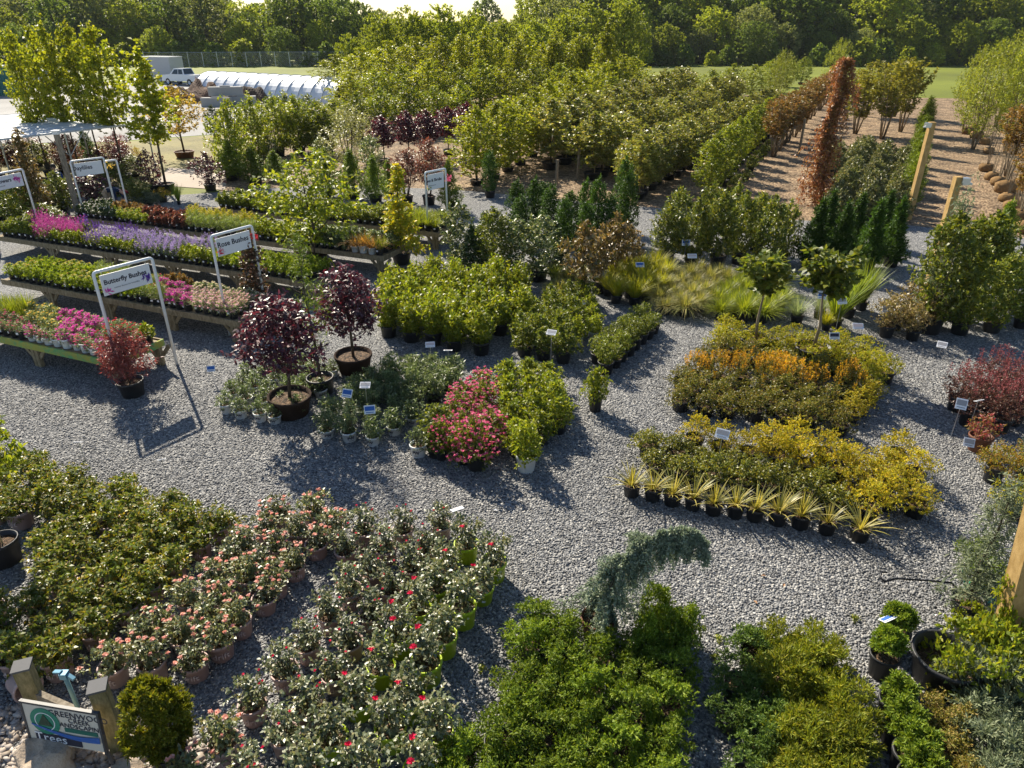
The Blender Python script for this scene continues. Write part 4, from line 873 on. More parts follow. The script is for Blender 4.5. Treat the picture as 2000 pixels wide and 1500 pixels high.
# ------------------------------------------------------------------ plant sign cards on stakes
def card(label, cx, cy, z, w_, h_, tone, tilt=35, rz=0.0):
    X, Y = G(cx, cy, z); t = root('sign_card', label, 'plant sign', (X, Y, 0), R(rz), group='plant sign cards on stakes')
    b = MB(); b.tube([(0, .01, 0), (0, .01, z - .02)], .006, 5); ob('stake', b.mesh('stake', M_metal), t)
    b = MB(); M = Matrix.Rotation(R(-tilt), 3, 'X'); b.box((0, 0, z), (w_, .006, h_), M=M); c = ob('card', b.mesh('card', M_card), t)
    b = MB(); q = M @ Vector((0, -.0045, h_ * .12)); b.box((q.x, q.y, z + q.z), (w_ * .86, .002, h_ * .5), M=M)
    q = M @ Vector((0, -.0045, -h_ * .32)); b.box((q.x, q.y, z + q.z), (w_ * .7, .002, h_ * .08), M=M)
    ob('print', b.mesh('print', tone), c)
for a in ((412, 720, .35, .17, .13, M_blue, 25, 10, 'small blue card on the open gravel beyond the front bench'), (497, 802, .14, .09, .16, M_blue, 10, 0, 'upright blue tag leaning on the white azalea pots'),
          (678, 768, .7, .2, .16, M_blue, 35, -15, 'blue and white card above the willowy shrubs, nearest the slender conifer'), (713, 752, .85, .19, .14, M_greyink, 62, 0, 'flat white card on a tall wire behind the blue card'),
          (722, 800, .55, .2, .16, M_blue, 30, 10, 'blue card just above the front white pots of willowy shrubs'), (840, 673, .75, .2, .13, M_pinkink, 50, 8, 'tan card behind the grey shrubs'),
          (875, 684, .7, .18, .12, M_greyink, 105, 0, 'edge-on card at the back of the grey shrub block'), (1077, 649, .85, .21, .14, M_greyink, 60, -20, 'white card on a slanting wire over the viburnums'),
          (1250, 517, .7, .24, .16, M_blue, 50, 0, 'blue card among the yellow sedges'), (1340, 474, .8, .25, .18, M_blue, 15, 0, 'blue card against the dark laurels'), (1352, 500, .7, .27, .14, M_pinkink, 40, 0, 'tan card on a white stake behind the tan grasses'),
          (1606, 577, .9, .2, .18, M_blue, 20, -20, 'blue card beside the hydrangea tree trunk'), (1645, 588, .9, .24, .15, M_greyink, 30, 10, 'white card in front of the tall grass'), (1676, 637, .55, .24, .16, M_pinkink, 50, -8, 'white card with pink print behind the lime spireas'),
          (1630, 656, .7, .22, .15, M_ink, 30, 0, 'dark printed card over the lime spireas'), (1730, 604, .7, .13, .16, M_greyink, 30, -25, 'white tag hung in the brown shrubs'), (1840, 673, .3, .2, .16, M_greyink, 50, -35, 'white card on the gravel behind the barberries'),
          (1411, 847, .85, .22, .16, M_greyink, 40, -30, 'white card over the golden spireas'), (1878, 789, .7, .18, .2, M_greyink, 35, -30, 'white card at the near corner of the barberries'), (1912, 782, .7, .2, .06, M_greyink, 110, 20, 'edge-on card inside the barberries'),
          (1893, 864, .3, .17, .16, M_greyink, 40, -25, 'grey card leaning on the nandina pot'), (1736, 1207, .55, .24, .10, M_blue, 108, 25, 'edge-on white card over the first globe thuja'), (153, 863, .7, .13, .07, M_greyink, 112, 0, 'edge-on card at the back of the leafy roses, nearest the young tree'),
          (316, 897, .7, .12, .08, M_greyink, 112, 30, 'thin edge-on card at the back corner of the leafy roses'), (893, 994, .75, .18, .1, M_pinkink, 105, 30, 'edge-on pinkish card at the back of the red roses'), (1145, 590, .5, .2, .12, M_pinkink, 50, 10, 'tan card beside the magnolia pot')):
    card(a[8], *a[:8])
# ------------------------------------------------------------------ foreground blocks
DIR = ((660, 1045), (390, 1325))
fill(lambda px, py, i, j, n: None if px < 85 and 1035 < py < 1190 else ('leafy_rose', 'leafy rose with few buds', 'leafy roses in the corner block', 1.0),
     [(-130, 925), (60, 930), (185, 955), (330, 995), (470, 1040), (415, 1110), (330, 1195), (230, 1295), (120, 1325), (-130, 1330)], *DIR, .44, .50, 'leafy rose block', hvar=.1, scale=1.05)
fill(lambda px, py, i, j, n: ('coral_rose', 'coral rose in mauve pot', 'coral roses in mauve pots', 1.0),
     [(540, 1015), (672, 1040), (540, 1190), (400, 1345), (150, 1352), (235, 1300), (335, 1200), (430, 1100)], *DIR, .37, .43, 'coral rose block', hvar=.1)
def ch_red(px, py, i, j, n):
    lime = (px - 870) * (1440 - 1090) - (py - 1090) * (590 - 870) > 0
    if px < 470 and py > 1380: return ('coral_rose', 'coral rose in mauve pot', 'coral roses among the red roses', 1.1)
    return ('red_rose', 'red rose in lime green pot', 'red roses in lime pots', 1.0) if lime else ('small_red_rose', 'small red rose in mauve pot', 'small red roses in mauve pots', 1.0)
fill(ch_red, [(705, 1045), (880, 1050), (990, 1140), (930, 1230), (885, 1370), (850, 1500), (800, 1600), (370, 1600), (400, 1440), (470, 1370), (560, 1260), (640, 1150)], *DIR, .46, .50, 'red rose block', hvar=.1)
fill(lambda px, py, i, j, n: None if 1110 < px < 1230 and py < 1275 else ('dwarf_conifer', 'bright green cloud-like conifer', 'bright dwarf conifers', 1.0),
     [(1010, 1195), (1130, 1215), (1200, 1270), (1330, 1280), (1325, 1420), (1320, 1600), (850, 1600), (920, 1450), (960, 1330)], (1000, 1200), (900, 1500), .44, .40, 'bright conifer block', hvar=.12, scale=1.0)
for q, (bx, by, ty) in enumerate(((1275, 1235, 1140), (1300, 1275, 1185), (1335, 1262, 1180), (1255, 1285, 1195))):
    at_px('dwarf_conifer', bx, by, ty, 85, f"bright green conifer at the spruce's side, {nth(q + 1)} from its pot", group='bright conifers beside the spruce', sc=None) if False else at_px('dwarf_conifer', bx, by, ty, 85, f"bright green conifer on the far side of the spruce pot, {nth(q + 1)} of four", group='bright conifers beside the spruce')
fill(lambda px, py, i, j, n: ('green_juniper', 'dull green juniper with white tags', 'dull green junipers', 1.0) if px < 1500 + (1500 - py) * .1 else ('feathery_cypress', 'feathery yellow green cypress', 'feathery cypresses', 1.05),
     [(1425, 1255), (1640, 1275), (1665, 1400), (1690, 1600), (1385, 1600), (1410, 1400)], (1425, 1300), (1640, 1310), .42, .40, 'cypress block', hvar=.12)
for q, (bx, by, ty) in enumerate(((1738, 1268, 1183), (1718, 1318, 1228), (1738, 1402, 1320), (1748, 1458, 1372), (1766, 1512, 1415), (1776, 1566, 1462))):
    at_px('globe_thuja', bx, by, ty, (66, 66, 74, 82, 88, 90)[q], f"globe thuja in black pot, {nth(q + 1)} of its column from the open gravel", group='globe thujas in a column')
# big tub and the shrubs round the near post
X, Y = G(1835, 1330); pm, sm = pot(.36, .42, M_black, 32, .025)
t = root('black_tub', 'large open black tub of dark soil beside the leafy vine', 'pot', (X, Y, 0)); ob('tub', pm, t); ob('soil', sm, t, (0, 0, -.10), None, (.93, .93, .9))
mound('leafy_vine', 'shrub', L_bright, None, .75, .55, .05, 26, 16, 6, .06, .034, nv=2, seed=47, sl=.1, out=.9, spread=.9)
mound('small_vine', 'shrub', L_bright, P3m(M_black), .6, .3, .2, 16, 16, 6, .05, .03, nv=1, seed=48, sl=.1, out=.9, spread=.9)
at_px('leafy_vine', 1900, 1345, 1215, 200, 'yellow green leafy vine spilling over the black tub')
at_px('leafy_vine', 1945, 1300, 1130, 120, 'yellow green leafy vine climbing round the thick near post')
at_px('small_vine', 1880, 1240, 1175, 70, 'small leafy plant in black pot behind the big tub')
fill(lambda px, py, i, j, n: ('olive_juniper', 'olive and rust tinged juniper', 'olive junipers in the corner', 1.0) if px < 1885 else ('grey_juniper', 'grey feathery juniper', 'grey junipers in the corner', 1.0),
     [(1800, 1400), (1900, 1380), (2080, 1340), (2140, 1600), (1820, 1600)], (1830, 1400), (1840, 1560), .42, .50, 'corner juniper bed', hvar=.15)
# serpentine blue spruce: a trunk bent by the stake, curtains of branchlets hanging from it
def weeping(name, label, cat, base, path, mat, bark, potd, nb, hang, L, W, per, rad, tr, seed, drift=.25, side=.3, low=1.0, arms=0, cl=.3):
    g = np.random.default_rng(seed); t = root(name, label, cat, (base[0], base[1], 0))
    P = [Vector((p[0] - base[0], p[1] - base[1], p[2])) for p in path]
    if potd: pm, sm = pot(*potd); ob('pot', pm, t); ob('soil', sm, t)
    b = MB(); b.tube(P, [tr * (1 - .8 * i / (len(P) - 1)) for i in range(len(P))], 8)
    seg = [(P[i + 1] - P[i]).length for i in range(len(P) - 1)]; tot = sum(seg); Vs = []; AR = [(g.uniform(.12, 1), g.uniform(0, 6.28), g.uniform(.15, 1.0) ** 1.6 * 1.9 + .15, g.uniform(.45, 1.5)) for _ in range(arms)]
    for k in range(nb):
        am = AR[k % arms] if arms and k < nb * .85 else None; s = (am[0] if am else g.uniform(.12, 1)) * tot; i = 0; wide = 1 + (low - 1) * max(0, 1 - s / (.55 * tot))
        while i < len(seg) - 1 and s > seg[i]: s -= seg[i]; i += 1
        o = P[i].lerp(P[i + 1], min(1, s / seg[i])); a = am[1] + g.normal() * cl if am else g.uniform(0, 6.28); ln = g.uniform(*hang) * (.6 + .4 * wide) * (am[3] if am else 1); ln = min(ln, max(o.z - (.12 if potd else .03), .08))
        q = np.array(o); out = np.array([math.cos(a), math.sin(a), 0]) * side * wide * (am[2] * (1 - .62 * am[0]) * 1.35 * g.uniform(.35, 1.1) if am else g.uniform(.1, .5))
        pts = [q, q + out * .5 + np.array([0, 0, .06 * g.uniform(-.3, 1)]), q + out + np.array([0, 0, -ln * .5]), q + out * 1.15 + g.normal(size=3) * .03 + np.array([0, 0, -ln])]
        if k % 3 == 0: b.tube([tuple(p) for p in pts], [tr * .16, tr * .12, tr * .08, tr * .04], 4, cap=False)
        pts = np.array(pts); u = g.uniform(0, 2.999, per); ii = u.astype(int); fr = (u - ii)[:, None]
        B = pts[ii] * (1 - fr) + pts[ii + 1] * fr + g.normal(size=(per, 3)) * rad
        D = (pts[ii + 1] - pts[ii]); D = unit(D) * .6 + g.normal(size=(per, 3)) * .7
        Vs.append(leafquads(B, D, L, W, g))
    ob('trunk', b.mesh('trunk', bark, True), t); V = np.concatenate(Vs); ob('foliage', np_mesh('foliage', V, np.arange(len(V)).reshape(-1, 4), mat), t)
    return t
X0, Y0 = G(1165, 1240)
def pl(px, py, Yp): z = topz(Yp, py); return ((px - 1000) / ppm(Yp, z), Yp, z)
weeping('weeping_spruce', 'blue green weeping spruce trained into an arch, in a black pot', 'spruce', (X0, Y0), [(X0, Y0, .25), pl(1185, 1165, Y0), pl(1205, 1115, Y0), pl(1225, 1085, Y0 + .05), pl(1262, 1055, Y0 + .08), pl(1310, 1042, Y0 + .1), pl(1350, 1045, Y0 + .1), pl(1378, 1062, Y0 + .1)],
        L_blue, M_bark, (.2, .3, M_brown), 560, (.14, .40), .048, .017, 70, .013, .03, 5, side=.17, low=2.5, arms=34, cl=.2)
mound('spruce_skirt', 'spruce', L_blue, None, .85, .36, .2, 20, 20, 6, .04, .013, nv=1, seed=50, sl=.1, out=1.1)
KINDS.pop('spruce_skirt')
Xb, Yb = G(1605, 402)
weeping('weeping_beech', 'copper weeping beech, a narrow leaning spire over the mulch', 'beech', (Xb, Yb), [(Xb, Yb, 0), pl(1612, 330, Yb), pl(1618, 250, Yb), pl(1632, 200, Yb + .2), pl(1645, 155, Yb + .2), pl(1652, 118, Yb + .2)],
        L_beech, M_bark, None, 330, (.4, 2.0), .11, .07, 46, .045, .07, 6, side=.62, arms=26, cl=.2)
# foreground sign corner
bl, br, tl, tr_ = Vector(P3D(62, 1445, .30)), Vector(P3D(205, 1470, .30)), Vector(P3D(2, 1366, .78)), Vector(P3D(153, 1391, .78))
ux = (br - bl).normalized(); W_ = (br - bl).length; vy = ((tl + tr_) / 2 - (bl + br) / 2); vy = (vy - ux * vy.dot(ux)); Hh = vy.length; vy.normalize(); nz = ux.cross(vy)
if nz.y > 0: nz = -nz
t = root('landscaping_board', 'cream board reading Greenwood Creek Landscaping, leaning among pebbles before the log rail', 'sign', bl)
Mx = Matrix((ux, -nz, vy)).transposed()     # local x along the board, y away from the viewer, z up the board
def local(me, parent, off): o = ob(me.name.split('.')[0], me, parent, Mx @ Vector(off)); o.rotation_euler = Mx.to_euler(); return o
b = MB(); b.box((W_ / 2, .012, Hh / 2), (W_, .02, Hh)); face = local(b.mesh('panel', plain('cream_board', (.66, .60, .50), .5, .3, var=.05)), t, (0, 0, 0))
b = MB()
for x in (-.012, W_ + .012): b.box((x, .012, Hh / 2), (.024, .035, Hh + .05))
b.box((W_ / 2, .012, Hh + .012), (W_, .035, .024)); b.bar((W_ + .012, .012, 0), (W_ + .10, .05, -.42), .03, .03); b.bar((.0, .012, 0), (.02, .05, -.30), .03, .03)
local(b.mesh('metal_frame', plain('dark_frame', (.05, .05, .055), .5, .4)), t, (0, 0, 0))
M_logo = plain('logo_green', (.02, .22, .14), .5, .3, var=.02)
b = MB(); b.lathe([(.001, .004), (Hh * .34, .004), (Hh * .34, 0)], 28); o = local(b.mesh('round_emblem', M_logo), t, (W_ * .27, -.001, Hh * .60)); o.rotation_euler = (Mx @ Matrix.Rotation(R(90), 3, 'X')).to_euler()
b = MB(); b.lathe([(Hh * .215, .006), (Hh * .235, .006)], 28); o = local(b.mesh('emblem_ring', M_card), t, (W_ * .27, -.001, Hh * .60)); o.rotation_euler = (Mx @ Matrix.Rotation(R(90), 3, 'X')).to_euler()
b = MB(); c0 = (W_ * .27, Hh * .60)
b.add([(c0[0] - .085, -.009, c0[1] - .05), (c0[0] + .085, -.009, c0[1] - .05), (c0[0] + .05, -.009, c0[1] + .01), (c0[0], -.009, c0[1] + .10), (c0[0] - .05, -.009, c0[1] + .01)], [(0, 1, 2, 3, 4)])
local(b.mesh('tree_emblem', plain('logo_dark', (.01, .05, .03), .5, .3)), t, (0, 0, 0))
b = MB(); n_ = 12; vs_ = []
for i in range(n_ + 1):
    f = i / n_; x = W_ * (.08 + .90 * f); zc = Hh * (.50 - .22 * math.sin(f * 2.2)); hw = Hh * (.02 + .06 * f); vs_ += [(x, -.0105, zc - hw), (x, -.0105, zc + hw)]
b.add(vs_, [(2 * i, 2 * i + 2, 2 * i + 3, 2 * i + 1) for i in range(n_)]); local(b.mesh('blue_swoosh', M_blue), t, (0, 0, 0))
for s, z, sz_, m in (('GREENWOOD', .86, .105, M_ink), ('CREEK', .72, .085, M_ink), ('LANDSCAPING', .58, .082, M_ink)):
    local(text_mesh(s, sz_ * Hh / .5, m, thick=.001), t, (W_ * .74, -.003, Hh * z))
b = MB(); b.box((W_ * .74, -.002, Hh * .46), (W_ * .44, .006, Hh * .10)); local(b.mesh('phone_band', plain('band_green', (.02, .14, .10), .5, .3)), t, (0, 0, 0))
b = MB(); b.box((W_ * .40, -.002, Hh * .15), (W_ * .62, .006, Hh * .22)); local(b.mesh('black_band', M_ink), t, (0, 0, 0))
local(text_mesh('Trees', .16 * Hh / .5, M_card, thick=.001), t, (W_ * .30, -.0065, Hh * .16))
# log rail, stand pipe, boulders, golden thuja
p1, p2 = Vector(P3D(86, 1400, 0)), Vector(P3D(236, 1462, 0))
t = root('rail_fence', 'short mossy post and rail fence behind the landscaping board', 'fence', p1)
for i, (q, ty) in enumerate(((p1, 1302), (p2, 1342))):
    H = topz(q.y, ty); b = MB(); d = q - p1; b.box((d.x, d.y, H / 2), (.15, .15, H), rz=.35); po = ob('post', b.mesh('post', M_mossy), t)
    b = MB(); b.box((d.x, d.y, H + .012), (.175, .175, .025), rz=.35); ob('post_cap', b.mesh('post_cap', plain('grey_cap', (.10, .10, .105), .7, .3)), po)
d = p2 - p1; b = MB(); b.bar((d.x * .06, d.y * .06, .34), (d.x * .94, d.y * .94, .30), .06, .17); ob('rail', b.mesh('rail', M_oldwood), t)
X, Y = G(172, 1432); H = topz(Y, 1322)
t = root('stand_pipe', 'blue grey garden stand pipe with tap in front of the log rail', 'tap', (X, Y, 0))
b = MB(); b.tube([(0, 0, 0), (0, 0, H)], .022, 10); ob('pipe', b.mesh('pipe', plain('verdigris', (.16, .27, .27), .6, .4, .3), True), t)
b = MB(); b.box((0, 0, H + .03), (.07, .07, .07)); b.bar((.03, 0, H + .03), (.11, -.03, H + .0), .035, .035); b.bar((-.02, 0, H + .07), (-.11, .02, H + .05), .04, .022); ob('tap', b.mesh('tap', plain('tap_blue', (.10, .24, .33), .5, .4, .3)), t)
def boulder(label, cx, cy, w, d, h, seed, rz=0):
    g = np.random.default_rng(seed); b = MB(); X, Y = G(cx, cy); n, m = 22, 12; A, hg = lumps(g, 12); vs_ = []
    import bmesh
    bm = bmesh.new(); bmesh.ops.create_icosphere(bm, subdivisions=4, radius=1)
    for v in bm.verts:
        q = np.array(v.co); f = 1 + .0 * q[0]
        for a_, h_ in zip(A, hg): f -= max(0, float(q @ a_) - (.55 + .25 * h_)) * .9
        f += .03 * math.sin(7 * q[0] + 3 * q[1]) * math.sin(6 * q[2] + 2 * q[1]); v.co = Vector((q[0] * w * f, q[1] * d * f, q[2] * h * f))
    me = bpy.data.meshes.new('boulder'); bm.to_mesh(me); bm.free(); me.materials.append(M_rock)
    o = ob('boulder', me, None, (X, Y, h * .45), (0, 0, rz)); tag(o, label, 'boulder'); return o
M_rock = ground_mat('tan_rock', [(.30, .22, .15), (.42, .33, .245), (.50, .41, .32), (.36, .27, .19)], 5, .9, .05, big=.25, bigscale=1.5, soft=True)
boulder('large tan boulder in front of the landscaping board', 103, 1500, .37, .27, .30, 3, .3)
boulder('grey tan boulder at the foot of the golden globe thuja', 245, 1520, .19, .17, .13, 4)
mound('golden_globe_thuja', 'thuja', L_goldthuja, (.17, .26, M_black), 1.0, .37, .16, 190, 16, 7, .05, .017, nv=1, seed=49, out=1.1, up=1.3, cloud=.17, prof='ball', lump=0)
for v in KINDS['golden_globe_thuja']['v']: pass
at_px('golden_globe_thuja', 330, 1490, 1326, 142, 'golden globe thuja beside the log rail and boulders')
X, Y = G(340, 1490); t = root('empty_pot', 'dark open pot half hidden behind the golden globe thuja', 'pot', (X, Y, 0)); pm, sm = pot(.16, .22, M_black); ob('pot', pm, t); ob('soil', sm, t)
X, Y = G(40, 1345); t = root('overturned_pot', 'mauve pot lying on its side behind the log rail', 'pot', (X, Y, .15)); pm, sm = pot(.15, .26, M_mauve); ob('pot', pm, t, None, (R(90), 0, R(60)))
# potted young tree and leafy branch at the picture edge
at_px('potted_young_tree', 14, 1098, 800, 190, label='young staked tree in a black pot among the leafy roses', var=0)
# hose wand, reel, green stake and stone
b = MB(); b.tube([P3D(1880, 1160, .25), P3D(1858, 1138, .32), P3D(1800, 1133, .38), P3D(1750, 1130, .42), P3D(1728, 1136, .42), P3D(1719, 1128, .43), P3D(1722, 1117, .45), P3D(1732, 1118, .45)], .013, 8)
o = ob('shepherd_hook', b.mesh('shepherd_hook', plain('black_iron', (.015, .015, .018), .4, .5, .5), True)); tag(o, 'black iron hook reaching out level over the open gravel', 'hook')
b = MB(); b.tube([P3D(1887, 1160, 0), P3D(1879, 1098, .42)], .012, 6); o = ob('green_stake', b.mesh('green_stake', plain('green_plastic', (.01, .20, .12), .4, .5))); tag(o, 'thin green stake standing by the iron hook', 'stake')
X, Y = G(1912, 1165); b = MB()
for k in range(5): b.tube([(.15 * math.cos(a), .15 * math.sin(a), .03 + .028 * k) for a in np.linspace(0, 6.28, 20)], .014, 6, cap=False)
o = ob('hose_coil', b.mesh('hose_coil', MATS['green_plastic'], True), None, (X, Y, 0)); tag(o, 'coil of green hose under the grey cedar', 'hose')
boulder('rounded grey stone beside the green stake', 1882, 1172, .09, .07, .08, 8)
# grey cedar on the right edge
at_px('blue_conifer', 1885, 1195, 915, 190, 'thin grey cedar leaning over the gravel beside the near post')
at_px('chartreuse_shrub', 1975, 1010, 935, 110, 'chartreuse shrub behind the near grey cedar')
at_px('dwarf_conifer', 1905, 1110, 1045, 80, 'bright green low plant under the near grey cedar')
at_px('dwarf_conifer', 1915, 1150, 1090, 80, 'bright green low plant beside the hose coil')

# ------------------------------------------------------------------ middle blocks
for q, (bx, by) in enumerate(((1233, 968), (1274, 976), (1312, 985), (1352, 993), (1392, 1003), (1434, 1009), (1472, 1014), (1516, 1022), (1561, 1030), (1612, 1041), (1676, 1053))):
    X, Y = G(bx, by); place('yucca', X, Y, 0, rnd.uniform(.85, 1), rnd.uniform(.95, 1.1), label=f"striped yellow yucca in black pot, {nth(q + 1)} of the row from the path", group='striped yuccas in a row', var=q % 4)
def ch_gold(px, py, i, j, n):
    if px > 1635: return ('golden_spirea', 'golden spirea', 'golden spireas', 1.0)
    if i < n * .34: return ('green_spirea', 'dark green spirea', 'dark spireas before the golden ones', .9)
    return ('golden_spirea', 'golden spirea', 'golden spireas', 1.15)
fill(ch_gold, [(1262, 872), (1480, 875), (1650, 905), (1700, 905), (1770, 900), (1795, 1035), (1720, 1025), (1620, 1010), (1440, 978), (1235, 940)], (1240, 945), (1675, 1050), .46, .46, 'near spirea block', scale=1.08)
def ch_or(px, py, i, j, n):
    if px > 1655: return ('golden_spirea', 'golden spirea', 'golden spireas', .9)
    return ('dark_spirea', 'dark green spirea', 'dark spireas in the middle', 1.0) if i < n * .6 else ('orange_spirea', 'orange tipped spirea', 'orange tipped spireas', 1.1)
fill(ch_or, [(1325, 745), (1500, 745), (1690, 775), (1715, 800), (1665, 850), (1560, 850), (1295, 805)], (1300, 800), (1665, 850), .48, .46, 'middle spirea block', scale=1.05)
fill(lambda px, py, i, j, n: ('lime_spirea', 'lime yellow spirea', 'lime spireas', 1.0) if i >= n * .4 or px > 1690 else ('dark_spirea', 'dark green spirea', 'dark spireas before the lime ones', 1.05),
     [(1395, 672), (1640, 680), (1745, 735), (1735, 765), (1640, 770), (1480, 735), (1355, 718)], (1360, 715), (1640, 770), .50, .48, 'far spirea block', scale=1.08)
at_px('lime_spirea', 1413, 660, 612, 62, 'lone lime spirea at the path corner of the far spirea block')
at_px('standard_hydrangea', 1472, 690, 492, 130, 'hydrangea tree on a bare stem, the one nearer the green grasses', var=0)
at_px('standard_hydrangea', 1582, 712, 485, 145, 'hydrangea tree on a bare stem, the one nearer the tall grass', var=1)
fill(lambda px, py, i, j, n: ('yellow_sedge', 'yellow green sedge', 'yellow green sedges', 1.0), [(1170, 592), (1215, 530), (1300, 525), (1300, 560), (1270, 602), (1190, 600)], (1180, 590), (1280, 600), .55, .55, 'sedge block', scale=1.1)
fill(lambda px, py, i, j, n: ('tan_grass', 'tan tufted grass', 'tan grasses', 1.0), [(1270, 612), (1305, 545), (1430, 545), (1405, 590), (1350, 625)], (1280, 610), (1360, 620), .52, .52, 'tan grass block', scale=1.1)
fill(lambda px, py, i, j, n: ('green_grass', 'bright green grass', 'bright green grasses', 1.0), [(1385, 625), (1420, 565), (1530, 560), (1525, 628), (1440, 640)], (1390, 625), (1500, 632), .5, .5, 'green grass block', scale=1.1)
for q, (k, bx, by, s, lab) in enumerate((('blue_grass', 1555, 632, 1.1, 'blue grey grass tuft nearest the hydrangea tree'), ('blue_grass', 1598, 622, 1.0, 'blue grey grass tuft behind the hydrangea stem'), ('yellow_sedge', 1612, 645, .8, 'small yellow tuft before the tall grass'),
        ('tall_grass', 1630, 640, 1.15, 'tall green grass, the near one by the white card'), ('tall_grass', 1655, 620, 1.2, 'tall green grass in the middle of its clump'), ('tall_grass', 1680, 605, 1.15, 'tall green grass beside the brown shrubs'), ('tall_grass', 1635, 600, 1.1, 'tall green grass at the back, behind the hydrangea crown'),
        ('tan_grass', 1092, 585, 1.2, 'pale grass tuft behind the viburnums'), ('tan_grass', 1110, 560, 1.2, 'pale grass tuft under the magnolias'), ('tan_grass', 1135, 548, 1.0, 'small pale grass tuft between the magnolia pots'), ('green_grass', 1085, 555, 1.0, 'green grass tuft at the foot of the variegated hollies'))):
    X, Y = G(bx, by); place(k, X, Y, 0, s, s, label=lab, group='single grass tufts')
fill(lambda px, py, i, j, n: ('brown_shrub', 'brownish twiggy shrub in black pot', 'brown twiggy shrubs', 1.0), [(1690, 650), (1730, 620), (1850, 625), (1840, 670), (1740, 675)], (1700, 655), (1830, 672), .62, .6, 'brown shrub block', scale=1.1)
for q, (bx, by, ty, w_, lab) in enumerate(((1872, 652, 470, 105, 'tall green shrub nearest the brown shrubs'), (1935, 648, 490, 100, 'tall green shrub at the front, beside the shaded gravel'), (1895, 610, 400, 120, 'tall green shrub right behind the grey conifer post'), (1965, 600, 480, 100, 'tall green shrub beside the loose black pot'),
        (1815, 650, 400, 125, 'yellowish tall shrub under the leaning grey conifer'), (1990, 640, 500, 80, 'tall green shrub at the edge of the picture'), (1862, 600, 415, 120, 'tall green shrub behind the grey conifer trunk'))):
    at_px('upright_green_shrub', bx, by, ty, w_, lab, group='tall green shrubs by the conifer post')
at_px('upright_juniper', 1935, 540, 385, 90, 'bright cone shaped juniper before the burlap root balls')
at_px('blue_conifer', 1812, 640, 345, 120, 'thin grey conifer tied to a stake before the floodlight post')
X, Y = G(1998, 560); t = root('loose_pot', 'lone black pot on the gravel at the picture edge', 'pot', (X, Y, 0)); pm, sm = pot(.26, .5, M_black); ob('pot', pm, t); ob('soil', sm, t)
fill(lambda px, py, i, j, n: ('barberry', 'dark red barberry', 'dark red barberries', 1.0), [(1855, 765), (1990, 755), (2080, 770), (2080, 850), (1890, 840), (1850, 805)], (1860, 800), (2060, 845), .5, .5, 'barberry block', scale=1.12)
at_px('nandina', 1908, 880, 805, 74, 'pink tipped nandina in a brown pot before the barberries')
for q, (bx, by) in enumerate(((1935, 940), (1995, 935), (2050, 960))): at_px('rusty_spirea', bx, by, 862, 92, ('orange tinged spirea nearest the nandina', 'orange tinged spirea at the picture edge', 'orange tinged spirea beyond the edge-most one')[q], group='orange tinged spireas')
at_px('blue_conifer', 2010, 930, 790, 110, 'low grey conifer branch reaching in beside the barberries')
# laurels, viburnums, boxwoods, mounded shrubs
fill(lambda px, py, i, j, n: ('cherry_laurel', 'bright green laurel in black pot', 'bright laurels', 1.0), [(720, 655), (800, 668), (940, 695), (965, 690), (1062, 612), (1000, 572), (840, 575), (735, 600)], (735, 655), (940, 692), .62, .62, 'laurel block', scale=1.0)
def ch_vib(px, py, i, j, n):
    return ('white_pot_shrub', 'leafy shrub in white pot', 'leafy shrubs in white pots', .95) if px > 1112 + (690 - py) * .35 else ('viburnum', 'mid green viburnum', 'mid green viburnums', 1.0)
fill(ch_vib, [(995, 695), (1110, 712), (1185, 645), (1150, 592), (1060, 612)], (1000, 690), (1110, 710), .50, .52, 'viburnum block', scale=1.0)
fill(lambda px, py, i, j, n: ('boxwood', 'small clipped green shrub', 'small clipped shrubs in two lines', 1.0), [(1138, 708), (1192, 740), (1288, 648), (1238, 618)], (1185, 730), (1275, 650), .38, .42, 'double line of small shrubs', scale=1.05, hexa=False, jit=.03)
def ch_mound(px, py, i, j, n):
    w0 = 945 - (912 - py) * .30
    if abs(px - w0) < 38 and py > 780: return ('pink_weigela', 'pink flowering weigela', 'pink weigelas', .95)
    if px < w0: return ('viburnum', 'mid green shrub', 'green shrubs beside the weigelas', .8)
    return ('mounded_shrub', 'fresh green mounded shrub', 'fresh green mounded shrubs', 1.0)
fill(ch_mound, [(835, 885), (880, 905), (985, 905), (1070, 870), (1130, 825), (1100, 760), (990, 745), (890, 790)], (830, 885), (990, 920), .50, .52, 'mounded shrub block', scale=1.05)
at_px('white_pot_shrub', 1027, 918, 820, 92, 'fresh green shrub in a white pot standing at the front corner', var=0)
at_px('mounded_shrub', 1162, 802, 715, 66, 'fresh green shrub in a black pot standing apart by the small clipped shrubs')
at_px('azalea', 818, 890, 835, 60, 'green shrub in a white pot beside the weigelas'); at_px('pink_weigela', 863, 897, 815, 60, 'small pink weigela in front of the mid green shrubs')
at_px('pink_weigela', 930, 915, 812, 100, 'large pink weigela at the very front of the mounded shrubs')
fill(lambda px, py, i, j, n: ('willowy_shrub', 'narrow leaved shrub in white pot', 'narrow leaved shrubs in white pots', .85) if py > 800 + (px - 620) * .08 else ('grey_shrub', 'grey green shrub', 'grey green shrubs', .95),
     [(612, 850), (680, 862), (748, 874), (805, 838), (890, 775), (905, 735), (790, 725), (670, 790)], (620, 850), (745, 872), .44, .46, 'grey green block', scale=1.0)
fill(lambda px, py, i, j, n: ('azalea', 'low azalea in white pot', 'low azaleas in white pots', .95), [(425, 802), (490, 822), (552, 832), (600, 800), (665, 775), (650, 725), (560, 715), (470, 745)], (430, 803), (550, 830), .38, .42, 'azalea block', scale=.95)
at_px('red_laceleaf_maple', 262, 772, 640, 118, 'red laceleaf maple in a black pot beside the front bench')
